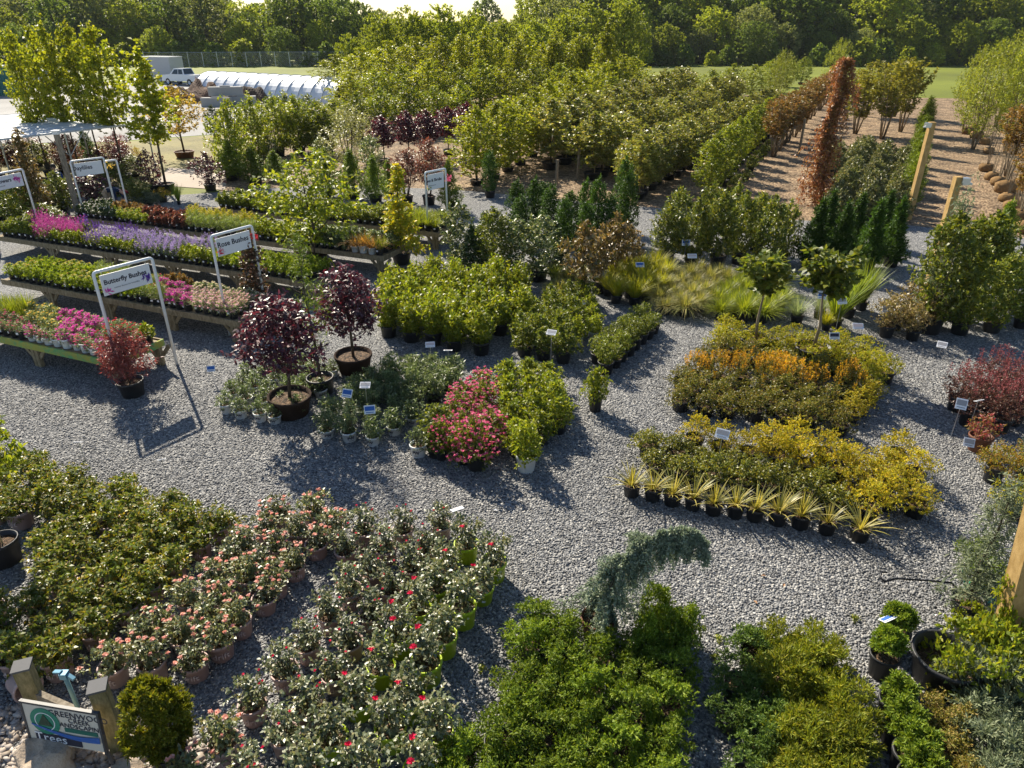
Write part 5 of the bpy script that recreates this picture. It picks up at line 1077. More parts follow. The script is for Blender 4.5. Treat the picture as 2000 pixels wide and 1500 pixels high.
at_px('purple_maple', 570, 808, 572, 200, 'dark purple maple in a fabric pot amid the azaleas', var=0)
at_px('purple_maple', 693, 724, 515, 175, 'dark purple maple in a fabric pot behind the azaleas', var=1)
at_px('slender_conifer', 630, 768, 455, 90, 'slender sparse conifer between the two purple maples')
at_px('purple_column', 512, 625, 445, 62, 'dark narrow column shrub beside the Rose Bushes sign')
at_px('dogwood', 618, 520, 290, 265, 'wide tiered dogwood rising between the benches')
at_px('golden_maple', 785, 515, 318, 120, 'golden green maple at the end of the fourth bench')
# hedging shrubs beyond
for q, (k, bx, by, ty, w_, lab) in enumerate((('variegated_holly', 893, 530, 388, 78, 'white edged holly nearest the Trees and Shrubs sign'), ('holly', 925, 545, 432, 74, 'dark green holly between the white edged ones'), ('upright_green_shrub', 968, 548, 398, 88, 'light green shrub among the hollies'), ('variegated_holly', 1005, 548, 420, 80, 'white edged holly in the middle of its row'),
        ('variegated_holly', 1050, 548, 412, 88, 'broad white edged holly behind the bright laurels'), ('holly', 1085, 530, 432, 70, 'dark green holly behind the magnolias'), ('holly', 950, 500, 410, 70, 'dark green holly in the second line'))):
    at_px(k, bx, by, ty, w_, lab, group='hollies behind the bright laurels')
for q, (bx, by, ty, w_) in enumerate(((1010, 452, 350, 44), (1042, 458, 345, 46), (1075, 475, 360, 46), (1108, 480, 372, 46), (1140, 478, 350, 44), (1165, 492, 345, 48), (1100, 510, 388, 46), (1140, 512, 395, 46), (1212, 452, 306, 44), (1185, 500, 380, 48), (1222, 475, 335, 48), (1060, 440, 355, 44), (1020, 480, 380, 44))):
    at_px('arborvitae', bx, by, ty, w_, f"dark narrow arborvitae in the packed clump, {nth(q + 1)} counted from its roped corner", group='dark arborvitae in a packed clump')
at_px('arborvitae', 957, 386, 293, 34, 'single narrow arborvitae in a pot where the mulch begins')
for q, (bx, by, ty, w_) in enumerate(((1138, 590, 432, 85), (1168, 572, 438, 70), (1200, 552, 415, 75), (1222, 540, 440, 60))):
    at_px('magnolia', bx, by, ty, w_, f"bronze leaved magnolia, {nth(q + 1)} of four from the viburnums", group='bronze magnolias')
for q, (bx, by, ty, w_) in enumerate(((1300, 512, 395, 78), (1350, 518, 385, 76), (1400, 524, 368, 80), (1440, 515, 370, 70), (1492, 530, 378, 76), (1525, 515, 385, 60), (1320, 480, 362, 70), (1375, 485, 352, 72), (1425, 482, 355, 70), (1475, 490, 372, 66))):
    at_px('skip_laurel', bx, by, ty, w_, f"{'front' if by > 508 else 'rear'} glossy upright laurel before the mulch path, {nth((q if q < 6 else q - 6) + 1)} from left", group='glossy upright laurels')
for q, (bx, by, ty, w_) in enumerate(((1580, 522, 388, 82), (1632, 527, 392, 78), (1690, 524, 390, 80), (1738, 520, 385, 72), (1608, 482, 372, 64), (1662, 484, 378, 64), (1715, 480, 372, 60))):
    at_px('cypress', bx, by, ty, w_, f"deep green feathery cypress, {nth((q if q < 4 else q - 4) + 1)} in the {'front' if q < 4 else 'rear'} line before the rhododendrons", group='deep green cypresses')
fill(lambda px, py, i, j, n: ('rhododendron', 'glossy rhododendron', 'glossy rhododendrons', 1.0), [(1585, 432), (1770, 432), (1765, 330), (1680, 300), (1630, 330)], (1600, 430), (1765, 430), 1.15, 1.1, 'rhododendron block', scale=1.05, jit=.12)
for q, by in enumerate((408, 380, 352, 326, 304, 284, 266, 250)):
    at_px('juniper_column', 1772 + (408 - by) * .21, by, by - 3.2 * (by - 43) * .36 if False else by - 118 * (by - 43) / 365 * 1.0, 36 * (by - 43) / 365 + 14, f"slim green juniper, {nth(q + 1)} in the file along the mulch path", group='slim junipers along the mulch path')
# nursery rows of trees: foot and top lines in the photograph, front tree first
def rowpx(kn, a, b_, n, tops, ws, desc, grp, jit=6):
    for q in range(n):
        f = q / (n - 1); f2 = 1 - (1 - f) ** 1.25
        bx = a[0] + (b_[0] - a[0]) * f2; by = a[1] + (b_[1] - a[1]) * f2
        at_px(kn, bx + rnd.uniform(-jit, jit), by + rnd.uniform(-2, 2), tops[0] + (tops[1] - tops[0]) * f2 + rnd.uniform(-8, 8), ws[0] + (ws[1] - ws[0]) * f2, f"{desc}, {nth(q + 1)} from its near end", group=grp)
rowpx('olive_nursery_tree', (1240, 388), (1492, 236), 22, (258, 172), (104, 62), 'staked olive leaved tree in the long potted row', 'olive leaved trees in the long row')
rowpx('olive_nursery_tree', (1160, 352), (1430, 212), 20, (225, 145), (112, 62), 'staked olive leaved tree in the second potted row', 'olive leaved trees in the second row')
rowpx('olive_nursery_tree', (1075, 330), (1340, 205), 17, (195, 128), (120, 66), 'staked olive leaved tree in the third potted row', 'olive leaved trees in the third row')
rowpx('nursery_tree', (935, 362), (1220, 212), 14, (200, 112), (125, 80), 'yellow green staked tree in the fourth row', 'yellow green trees in the fourth row')
rowpx('hornbeam', (1382, 392), (1496, 270), 11, (265, 192), (66, 38), 'vivid green narrow tree beside the mulch path', 'vivid narrow trees beside the path', 3)
rowpx('crape_myrtle', (1512, 305), (1622, 195), 15, (198, 140), (92, 52), 'rust tinged myrtle along the mulch path', 'rust tinged myrtles', 3)
rowpx('green_nursery_tree', (1380, 215), (1560, 165), 6, (130, 115), (70, 46), 'green bushy tree before the meadow', 'green bushy trees before the meadow')
for q, (k, bx, by, ty, w_, lab) in enumerate((('olive_crape_myrtle', 1670, 262, 138, 110, 'olive rust myrtle nearest the copper beech'), ('olive_crape_myrtle', 1722, 272, 122, 112, 'olive rust myrtle in the middle of its group'), ('olive_crape_myrtle', 1758, 258, 112, 100, 'olive rust myrtle beside the slim junipers'), ('olive_crape_myrtle', 1745, 228, 116, 95, 'olive rust myrtle at the back near the meadow'), ('olive_crape_myrtle', 1690, 228, 120, 95, 'olive rust myrtle behind the beech top'),
        ('willow_tree', 1515, 205, 92, 66, 'pale green young tree alone before the meadow'), ('willow_tree', 1625, 188, 72, 60, 'pale green young tree behind the copper beech'),
        ('willow_tree', 1900, 292, 75, 130, 'pale willow leaved tree nearest the mulch path'), ('willow_tree', 1962, 300, 40, 130, 'pale willow leaved tree above the rust shrubs'), ('willow_tree', 1880, 262, 85, 90, 'smaller pale willow leaved tree toward the meadow'), ('willow_tree', 2015, 290, 15, 140, 'tall pale willow leaved tree at the picture edge'), ('willow_tree', 1945, 245, 55, 100, 'pale willow leaved tree behind the others'), ('willow_tree', 2040, 250, 30, 110, 'pale willow leaved tree past the corner'))):
    at_px(k, bx, by, ty, w_, lab, group='myrtles' if k[0] == 'o' else 'pale willow leaved trees')
for q, (bx, by, ty, w_) in enumerate(((1965, 352, 205, 95), (2005, 362, 190, 100), (1990, 425, 285, 90), (2040, 400, 240, 100))):
    at_px('crape_myrtle', bx, by, ty, w_, f"rust coloured shrub over the burlap root balls, {nth(q + 1)} from the willows", group='rust coloured shrubs')
def burlap(label, bx, by, w_):
    X, Y = G(bx, by); r = w_ / ppm(Y) / 2; b = MB(); b.lathe([(.001, 0), (r * .8, .0), (r, r * .35), (r * .98, r * .8), (r * .72, r * 1.08), (r * .15, r * 1.15)], 14, wob=.10)
    b.v = [(x_ * (1 + rnd.uniform(-.09, .09)), y_ * (1 + rnd.uniform(-.09, .09)), z_ * (1 + rnd.uniform(-.12, .12))) for x_, y_, z_ in b.v]
    t = root('root_ball', label, 'root ball', (X, Y, 0), rnd.uniform(0, 3), group='burlap root balls along the mulch path'); ob('burlap_wrap', b.mesh('burlap_wrap', M_burlap, True), t)
    k = MB()
    for s in range(6): a = s * 1.05; k.tube([(r * .1 * math.cos(a), r * .1 * math.sin(a), r), (r * .5 * math.cos(a), r * .5 * math.sin(a), r * 1.15 + 1.5)], [.014, .008], 5)
    ob('stems', k.mesh('stems', M_palebark), t)
for q, (bx, by, w_) in enumerate(((1888, 262, 22), (1905, 270, 24), (1922, 282, 20), (1930, 300, 20), (1925, 335, 26), (1936, 352, 26), (1948, 362, 28), (1960, 376, 40), (1965, 394, 30), (1978, 412, 36), (1988, 432, 38), (1905, 250, 18), (2000, 455, 38))):
    burlap(f"burlap root ball with bare stems, {nth(q + 1)} in the curved file beside the mulch path", bx, by, w_)
rowpx('viburnum', (1418, 398), (1500, 292), 9, (362, 272), (38, 22), 'low leafy plant at the foot of the vivid narrow trees', 'low leafy plants along the vivid trees', 3)
# purple, red and green stock left of the middle
for q, (k, bx, by, ty, w_, lab) in enumerate((('purple_plum', 752, 322, 226, 62, 'purple leaved tree standing apart from its row'), ('purple_plum', 800, 318, 216, 60, 'purple leaved tree, first of the close row'), ('purple_plum', 838, 312, 214, 60, 'purple leaved tree, second of the close row'), ('purple_plum', 876, 304, 206, 58, 'purple leaved tree, third of the close row'), ('purple_plum', 912, 298, 198, 56, 'purple leaved tree, last of the close row'), ('purple_plum', 1070, 262, 168, 44, 'purple leaved tree peeping out among olive trees'),
        ('red_photinia', 795, 395, 292, 84, 'red leaved shrub nearest the golden maple'), ('red_photinia', 838, 400, 268, 84, 'red leaved shrub behind the Trees and Shrubs sign'), ('variegated_holly', 728, 352, 262, 56, 'white flecked holly behind the silver willow'), ('variegated_holly', 525, 318, 260, 36, 'white flecked holly inside the light hedge'), ('variegated_holly', 630, 318, 265, 40, 'white flecked holly beside the silver willow'),
        ('silver_willow', 685, 330, 203, 125, 'silver leaved willow behind the dogwood'), ('clipped_holly_ball', 425, 272, 205, 40, 'dark clipped holly ball beside the stone lot'))):
    at_px(k, bx, by, ty, w_, lab, group='purple leaved trees' if k == 'purple_plum' else None)
for q, (bx, by, ty, w_) in enumerate(((462, 345, 188, 88), (505, 322, 182, 84), (545, 305, 182, 84), (585, 300, 188, 84), (622, 296, 196, 84), (565, 268, 178, 76), (608, 262, 182, 74), (655, 258, 190, 74), (640, 300, 205, 80), (700, 270, 180, 80), (745, 262, 172, 80), (795, 265, 165, 80), (850, 262, 165, 80), (900, 258, 160, 76))):
    at_px('hedge_tree', bx, by, ty, w_, f"light green bushy tree of the hedge-like stand, {nth(q + 1)} from the stone lot", group='light green bushy stand')
for q, (bx, by, ty, w_) in enumerate(((455, 352, 272, 70), (500, 360, 285, 66), (540, 352, 292, 60), (640, 385, 285, 70), (690, 388, 288, 70), (735, 395, 300, 64), (880, 410, 310, 56), (760, 380, 310, 50))):
    at_px('upright_juniper', bx, by, ty, w_, f"dark low conifer at the foot of the green stand, {nth(q + 1)} from the soil path", group='dark low conifers under the stand')
# big nursery and shade trees in the middle distance
big = []
for q in range(12):
    x = 660 + q * 52; big.append(('nursery_tree', x, 205 + rnd.uniform(-6, 6), (105, 92, 78, 70, 62, 68, 72, 60, 66, 62, 78, 110)[q], 92))
for q in range(11):
    x = 690 + q * 50; big.append(('green_nursery_tree' if q % 3 else 'nursery_tree', x, 240 + rnd.uniform(-6, 6), (140, 132, 122, 112, 118, 110, 122, 125, 118, 135, 150)[q], 92))
for q, (x, by, ty, w_) in enumerate(((905, 218, 62, 50), (948, 205, 52, 46), (1010, 216, 70, 50), (1080, 210, 58, 52), (1178, 222, 42, 56), (1140, 210, 70, 50))): big.append(('columnar_tree', x, by, ty, w_))
for q, (x, by, ty, w_) in enumerate(((760, 178, 30, 95), (815, 172, 18, 105), (870, 170, 12, 105), (925, 172, 22, 95), (985, 172, 42, 90), (1045, 168, 40, 90), (700, 185, 70, 80))): big.append(('light_woodland_tree', x, by, ty, w_))
for q, (k, bx, by, ty, w_) in enumerate(big):
    d = {'nursery_tree': 'yellow green stock tree of the middle grove', 'green_nursery_tree': 'green stock tree at the front of the grove', 'columnar_tree': 'tall narrow tree rising from the middle grove', 'light_woodland_tree': 'tall airy tree at the back of the grove'}[k]
    at_px(k, bx, by, ty, w_, f"{d}, {nth(sum(1 for z_ in big[:q] if z_[0] == k) + 1)} from left", group=d + 's')
for q, (bx, by, ty, w_) in enumerate(((1150, 160, 8, 140), (1100, 158, 30, 90), (1215, 158, 2, 100))):
    at_px('light_woodland_tree', bx, by, ty, w_, ('round yellow green tree dome above the grove', 'lower yellow green tree beside the round dome', 'pale tree beside the dark wood above the grove')[q], group='domed trees above the grove')
# small tall maples by the shade roof, lawn tree, red shrubs
for q, (bx, by, ty, w_) in enumerate(((100, 350, 42, 66), (160, 348, 34, 72), (205, 352, 28, 76), (248, 358, 30, 84), (326, 374, 84, 112), (130, 335, 50, 70))):
    at_px('maple_tree', bx, by, ty, w_, ('tall yellow green maple furthest along the shade roof', 'tall yellow green maple over the roof corner', 'tall yellow green maple in the middle of the roof group', 'tall yellow green maple before the roof tip', 'broad yellow green maple standing clear of the shade roof', 'tall yellow green maple behind the roof group')[q], group='yellow green maples at the shade roof')
at_px('orange_lawn_tree', 362, 308, 165, 112, 'small bronze tinged tree in a low brown tub on dry grass')
for q, (k, bx, by, ty, w_, lab) in enumerate((('purple_smoke_shrub', 302, 376, 286, 56, 'dark red shrub at the foot of the broad maple'), ('purple_smoke_shrub', 412, 372, 294, 64, 'dark red shrub on the pale soil path'), ('purple_smoke_shrub', 188, 408, 330, 96, 'dark red shrub under the Daylilies sign'), ('glossy_dark_shrub', 80, 432, 258, 84, 'tall glossy dark shrub beyond the coneflower sign'),
        ('red_photinia', 150, 345, 262, 50, 'red shrub under the shade roof by the post'), ('red_photinia', 30, 345, 285, 70, 'dusky red shrub under the shade roof'), ('purple_smoke_shrub', 205, 360, 290, 60, 'brownish red shrub behind the empty frame'), ('arborvitae', 180, 330, 252, 26, 'narrow yellow green conifer under the roof edge'), ('upright_green_shrub', 225, 380, 310, 66, 'dark green shrub behind the bent gardener'), ('upright_green_shrub', 268, 400, 345, 60, 'dark green low shrub beside the bent gardener'),
        ('upright_green_shrub', 125, 420, 330, 60, 'dark green shrub behind the weathered post'), ('upright_green_shrub', 40, 440, 340, 80, 'leafy green shrub under the coneflower sign'), ('upright_green_shrub', 5, 430, 350, 80, 'leafy green shrub at the picture edge before the roof'), ('upright_green_shrub', 265, 345, 300, 50, 'olive shrub beyond the empty frame'), ('skip_laurel', 100, 460, 395, 80, 'low dark shrub at the end of the fourth bench'), ('grey_juniper', 290, 400, 375, 60, 'low grey plant in a white rimmed pot by the path'),
        ('tall_grass', 350, 400, 360, 40, 'green grass clump before the soil path'), ('rusty_spirea', 320, 395, 365, 40, 'low russet plant before the soil path'))):
    at_px(k, bx, by, ty, w_, lab)

# stock under and before the shade roof, weeds and dead leaves on the gravel
def ch_roof(px, py, i, j, n):
    k = (i * 5 + j * 3) % 6
    return (('purple_smoke_shrub', 'dusky red shrub', 'dusky red shrubs under the roof', .9), ('viburnum', 'green shrub', 'green shrubs under the roof', 1.5), ('red_photinia', 'copper red shrub', 'copper red shrubs under the roof', .6), ('upright_green_shrub', 'tall green shrub', 'tall shrubs under the roof', .62), ('barberry', 'dark red low shrub', 'dark low shrubs under the roof', 1.6), ('rusty_spirea', 'russet low shrub', 'russet shrubs under the roof', 1.5))[k]
fill(ch_roof, [(-80, 352), (60, 346), (280, 340), (300, 316), (-80, 312)], (0, 345), (280, 330), 1.25, 1.3, 'shade roof stock', jit=.25)
fill(lambda px, py, i, j, n: (('cherry_laurel', 'viburnum', 'daisy_foliage')[0 if (i + j) % 3 else 1], 'leafy green shrub', 'leafy shrubs at the bench ends', 1.0), [(-80, 440), (110, 418), (125, 400), (-80, 405)], (0, 430), (110, 415), .8, .8, 'stock behind the coneflower sign', jit=.15)
KINDS['weed'] = dict(cat='weed', H=.1, R=.06, v=[[('leaves', foliage('leaves', L_bright, 900, 14, 5, 'dome', .09, .07, .01, .04, .02)[0])]])
for q, (bx, by, lab) in enumerate(((1667, 1212, 'small green weed on the gravel before the first globe thuja'), (1402, 1252, 'small green weed beside the dull green junipers'), (940, 1310, 'small weed on the gravel between the red roses and bright conifers'), (1395, 1290, 'tiny weed at the edge of the cypress block'))):
    X, Y = G(bx, by); place('weed', X, Y, .015, 1, 1, label=lab, group='weeds on the gravel')
for q, (bx, by, lab) in enumerate(((1490, 1128, 'pale dead leaf on the open gravel'), (1530, 1147, 'brown dead leaf on the open gravel, near the pale one'), (1475, 1180, 'brown dead leaf nearest the cypress block'), (968, 1000, 'small white tag lying on the gravel behind the red roses'))):
    X, Y = G(bx, by); b = MB(); b.add([(-.035, 0, 0), (0, -.02, .012), (.04, 0, .002), (0, .022, .015)], [(0, 1, 2, 3)]); o = ob('dead_leaf' if q < 3 else 'dropped_tag', b.mesh('dead_leaf', M_card if q == 3 else plain('dead_leaf_brown', (.36, .20, .10), .8)), None, (X, Y, .035), (0, 0, q)); tag(o, lab, 'leaf' if q < 3 else 'tag')
# ------------------------------------------------------------------ shade roof
zr = 2.6; A = Vector(P3D(289, 239, zr)); B = Vector(P3D(0, 272, zr)); D_ = Vector(P3D(40, 222, zr))
e1 = (B - A).normalized(); B2 = A + e1 * ((B - A).length + 5); e2 = (D_ - A).normalized(); D2 = A + e2 * (D_ - A).length
t = root('shade_roof', 'flat white fabric shade roof on thin metal legs', 'shade roof', (A.x, A.y, 0)); off = Vector((A.x, A.y, 0))
C3 = B2 + (D2 - A)
b = MB(); q = [A - off, B2 - off, C3 - off, D2 - off]; b.add([*q, *[v - Vector((0, 0, .05)) for v in q]], [(0, 1, 2, 3), (7, 6, 5, 4), (0, 4, 5, 1), (1, 5, 6, 2), (2, 6, 7, 3), (3, 7, 4, 0)])
ob('roof_sheet', b.mesh('roof_sheet', plain('roof_fabric', (.62, .64, .66), .7, .2, var=.08, scale=1.5)), t)
b = MB()
for i in range(9): f = i / 8; p = (D2 - A) * f; b.tube([A - off + p + Vector((0, 0, .012)), B2 - off + p + Vector((0, 0, .0))], .012, 5)
ob('seams', b.mesh('seams', plain('seam_grey', (.52, .53, .55), .7)), t)
for f, g_ in ((.01, 0), (.34, 0), (.67, 0), (.01, .5), (.34, .5), (.01, .98), (.4, .98)):
    p = A + (B2 - A) * f + (D2 - A) * g_ - off; b = MB(); b.tube([(p.x, p.y, 0), (p.x, p.y, zr - .06)], .035, 8)
    for s in (-1, 1): dd = e1 * s * .8; b.tube([(p.x, p.y, zr - 1.0), (p.x + dd.x, p.y + dd.y, zr - .08)], .02, 6)
    ob('leg', b.mesh('leg', M_metal), t)
# ------------------------------------------------------------------ people among the stock
def skin_person(name, label, loc, rz, verts, edges, rads, mats, matfn, root_i=0):
    me = bpy.data.meshes.new(name); me.from_pydata(verts, edges, []); o = bpy.data.objects.new(name, me); C.objects.link(o)
    m = o.modifiers.new('skin', 'SKIN'); s = o.modifiers.new('sub', 'SUBSURF'); s.levels = 1; s.render_levels = 1
    for i, r in enumerate(rads): me.skin_vertices[0].data[i].radius = (r[0], r[1]) if isinstance(r, tuple) else (r, r)
    me.skin_vertices[0].data[root_i].use_root = True
    dg = bpy.context.evaluated_depsgraph_get(); nm = bpy.data.meshes.new_from_object(o.evaluated_get(dg)); bpy.data.objects.remove(o)
    nm.materials.clear()
    for m_ in mats: nm.materials.append(m_)
    for p in nm.polygons: p.material_index = matfn(p.center); p.use_smooth = True
    t = root(name, label, 'person', loc, rz); body = ob('body', nm, t); return t, body
M_skin = plain('skin', (.45, .27, .19), .6, .3, var=.04); M_shirt = plain('blue_shirt', (.02, .06, .22), .9, .1); M_khaki = plain('khaki_trousers', (.33, .26, .19), .9, .1); M_navy = plain('navy_shirt', (.015, .028, .06), .9, .1); M_hair = plain('dark_hair', (.03, .02, .015), .6); M_shoe = plain('dark_shoe', (.03, .028, .026), .6); M_cap = plain('dark_red_cap', (.16, .012, .02), .8)
def hands(side, wx, wy, wz, dn):
    vs_ = []; 
    return vs_
def build_body(pose):
    """pose: dict of joint -> point; returns connected chain with five fingers on each hand."""
    V, E_, Rr = [], [], []
    def add(p, r, par=None):
        V.append(tuple(p)); Rr.append(r); i = len(V) - 1
        if par is not None: E_.append((par, i))
        return i
    pel = add(pose['pelvis'], (.15, .12)); wa = add(pose['waist'], (.135, .11), pel); ch = add(pose['chest'], (.165, .12), wa); nk = add(pose['neck'], .055, ch); hd = add(pose['chin'], (.07, .08), nk); tp = add(pose['head'], (.078, .095), hd); add(pose['crown'], (.05, .06), tp)
    for s in 'LR':
        sh = add(pose['sh' + s], .07, ch); el = add(pose['el' + s], .045, sh); wr = add(pose['wr' + s], .03, el)
        w = Vector(pose['wr' + s]); d = (w - Vector(pose['el' + s])).normalized(); sx = d.orthogonal().normalized()
        pa = add(w + d * .07, (.04, .02), wr)
        for k in range(4):
            o = sx * (k - 1.5) * .022; f1 = add(w + d * .115 + o, .010, pa); add(w + d * (.165 + .012 * (k in (1, 2))) + o + Vector((0, -.01, 0)), .008, f1)
        th = add(w + d * .06 + sx * .05, .011, pa); add(w + d * .10 + sx * .062, .009, th)
        hp = add(pose['hip' + s], .095, pel); kn = add(pose['kn' + s], .065, hp); an = add(pose['an' + s], .045, kn); add(pose['toe' + s], (.045, .035), an)
    return V, E_, Rr
stand = dict(pelvis=(0, 0, .95), waist=(0, 0, 1.1), chest=(0, 0, 1.32), neck=(0, 0, 1.5), chin=(0, -.03, 1.57), head=(0, -.01, 1.66), crown=(0, 0, 1.74), shL=(.19, 0, 1.42), elL=(.24, -.02, 1.15), wrL=(.22, -.16, .95), shR=(-.19, 0, 1.42), elR=(-.25, -.02, 1.15), wrR=(-.22, -.16, .95), hipL=(.10, 0, .88), knL=(.11, -.02, .5), anL=(.11, .02, .09), toeL=(.12, -.13, .04), hipR=(-.10, 0, .88), knR=(-.11, .02, .5), anR=(-.11, .06, .09), toeR=(-.12, -.09, .04))
bent = dict(pelvis=(-.30, 0, .88), waist=(-.14, 0, .96), chest=(.14, 0, .98), neck=(.34, 0, .92), chin=(.42, 0, .84), head=(.47, 0, .86), crown=(.53, 0, .86), shL=(.18, .18, .92), elL=(.24, .22, .64), wrL=(.34, .16, .42), shR=(.18, -.18, .92), elR=(.24, -.22, .64), wrR=(.34, -.16, .42), hipL=(-.30, .1, .84), knL=(-.22, .12, .46), anL=(-.32, .12, .09), toeL=(-.17, .13, .04), hipR=(-.30, -.1, .84), knR=(-.20, -.12, .46), anR=(-.30, -.12, .09), toeR=(-.15, -.13, .04))
V, E_, Rr = build_body(stand); x, y = G(127, 408)
def mst(c):
    if c.z < .08: return 3
    if c.z < .96 and abs(c.x) < .19: return 2
    if c.z > 1.49 or c.z < 1.02 or (abs(c.x) > .19 and c.z < 1.22): return 0
    return 1
t, body = skin_person('person', 'person in a blue shirt and khaki trousers standing behind the weathered post', (x, y, 0), .3, V, E_, Rr, [M_skin, M_shirt, M_khaki, M_shoe], mst)
b = MB(); b.lathe([(.098, 0), (.104, .05), (.085, .11), (.04, .14), (.001, .15)], 14); ob('hair', b.mesh('hair', M_hair, True), t, (0, .012, 1.645))
def face(t, c, fwd, up):
    c = Vector(c); fwd = Vector(fwd); up = Vector(up); sd_ = fwd.cross(up); b = MB()
    for s in (-1, 1): q = c + fwd * .092 + sd_ * s * .032; b.lathe([(.001, .006), (.008, .004), (.010, -.004)], 8, tuple(q))
    ob('eyes', b.mesh('eyes', M_hair), t)
    b = MB(); b.bar(c + fwd * .088 + up * .0, c + fwd * .112 - up * .04, .018, .02); ob('nose', b.mesh('nose', M_skin), t)
    b = MB(); b.bar(c + fwd * .085 - up * .062 - sd_ * .022, c + fwd * .085 - up * .062 + sd_ * .022, .01, .01); ob('mouth', b.mesh('mouth', M_cap), t)
    b = MB()
    for s in (-1, 1): b.bar(c + sd_ * s * .083 - up * .03, c + sd_ * s * .088 + up * .025, .02, .035)
    ob('ears', b.mesh('ears', M_skin), t)
face(t, (0, -.01, 1.64), (0, -1, 0), (0, 0, 1))
V, E_, Rr = build_body(bent); x, y = G(230, 418)
def mbt(c):
    if c.z < .08: return 3
    if c.x < -.14 and c.z < 1.02: return 2
    if c.x > .33 or c.z < .60: return 0
    return 1
t, body = skin_person('person', 'person in a navy shirt and dark red cap bending over plants behind the Daylilies sign', (x, y, 0), -.1, V, E_, Rr, [M_skin, M_navy, M_khaki, M_shoe], mbt)
b = MB(); b.lathe([(.105, 0), (.10, .05), (.07, .09), (.001, .105)], 14); b.box((-.0, -.12, .008), (.14, .14, .014)); ob('cap', b.mesh('cap', M_cap, True), t, (.47, 0, .87), (0, R(60), R(90)))
# ------------------------------------------------------------------ yard beyond: tunnel, vehicles, heaps, blocks, shed
c0 = Vector(P3D(412, 139, 2.3)); c1 = Vector(P3D(690, 152, 2.3)); ax = (c1 - c0); ax.z = 0; Lt = ax.length; ax.normalize(); sx = Vector((ax.y, -ax.x, 0))
t = root('polytunnel', 'long low white polytunnel beside the brown heaps', 'polytunnel', (c0.x, c0.y, 0)); rt = 2.9; ht = 2.3
def arch(a, s=1.0): return sx * (rt * s * math.cos(a)) + Vector((0, 0, ht * s * math.sin(a)))
b = MB(); n_ = 18; m_ = 26; vs_ = []
for i in range(m_ + 1):
    for k in range(n_ + 1): sag = 1 - .02 * (i % 2); vs_.append(ax * (Lt * i / m_) + arch(math.pi * k / n_, sag))
b.add(vs_, [(i * (n_ + 1) + k, i * (n_ + 1) + k + 1, (i + 1) * (n_ + 1) + k + 1, (i + 1) * (n_ + 1) + k) for i in range(m_) for k in range(n_)])
ob('cover', b.mesh('cover', plain('white_film', (.70, .72, .75), .35, .4, var=.12, scale=.9, bump=.8), False), t)
b = MB()
for i in range(0, m_ + 1, 2): b.tube([ax * (Lt * i / m_) + arch(math.pi * k / n_, 1.01) for k in range(n_ + 1)], .03, 5)
ob('hoops', b.mesh('hoops', plain('hoop_grey', (.52, .54, .58), .5)), t)
b = MB(); b.add([tuple(ax * .02 + arch(math.pi * k / n_, .985)) for k in range(n_ + 1)], [tuple(range(n_ + 1))]); ob('end_wall', b.mesh('end_wall', MATS['white_film']), t)
# pickup, trailer, cars
M_paint = plain('white_paint', (.74, .75, .77), .25, .5, var=.03, coat=.5); M_glass = plain('dark_glass', (.02, .03, .04), .08, .6, var=.02); M_tyre = plain('tyre', (.02, .02, .02), .8, .2); M_dark = plain('dark_trim', (.04, .04, .045), .5, .3); M_rlamp = plain('red_lamp', (.4, .02, .02), .3, .5)
def wheels(t, xs, half, r=.38):
    for x in xs:
        for s in (-1, 1):
            b = MB(); b.lathe([(r * .6, -.12), (r, -.10), (r, .10), (r * .6, .12), (r * .6, -.12)], 18); w_ = ob('wheel', b.mesh('wheel', M_tyre, True), t, (x, s * half, r), (R(90), 0, 0))
            b = MB(); b.lathe([(.001, .02), (r * .3, .04), (r * .6, .11)], 18); b.lathe([(r * .6, -.11), (r * .3, -.04), (.001, -.02)], 18); ob('rim', b.mesh('rim', M_metal, True), w_)
def prism(b, prof, y0, y1, inset=0.0):
    """Side outline (x, z) carried from y0 to y1, upper points drawn in."""
    zt = max(z for x, z in prof); zb = min(z for x, z in prof); n = len(prof)
    f = lambda z: inset * max(0, (z - zb) / (zt - zb))
    vs_ = [(x, y0 + f(z), z) for x, z in prof] + [(x, y1 - f(z), z) for x, z in prof]
    b.add(vs_, [tuple(range(n)), tuple(reversed(range(n, 2 * n)))] + [(i, n + i, n + (i + 1) % n, (i + 1) % n) for i in range(n)])
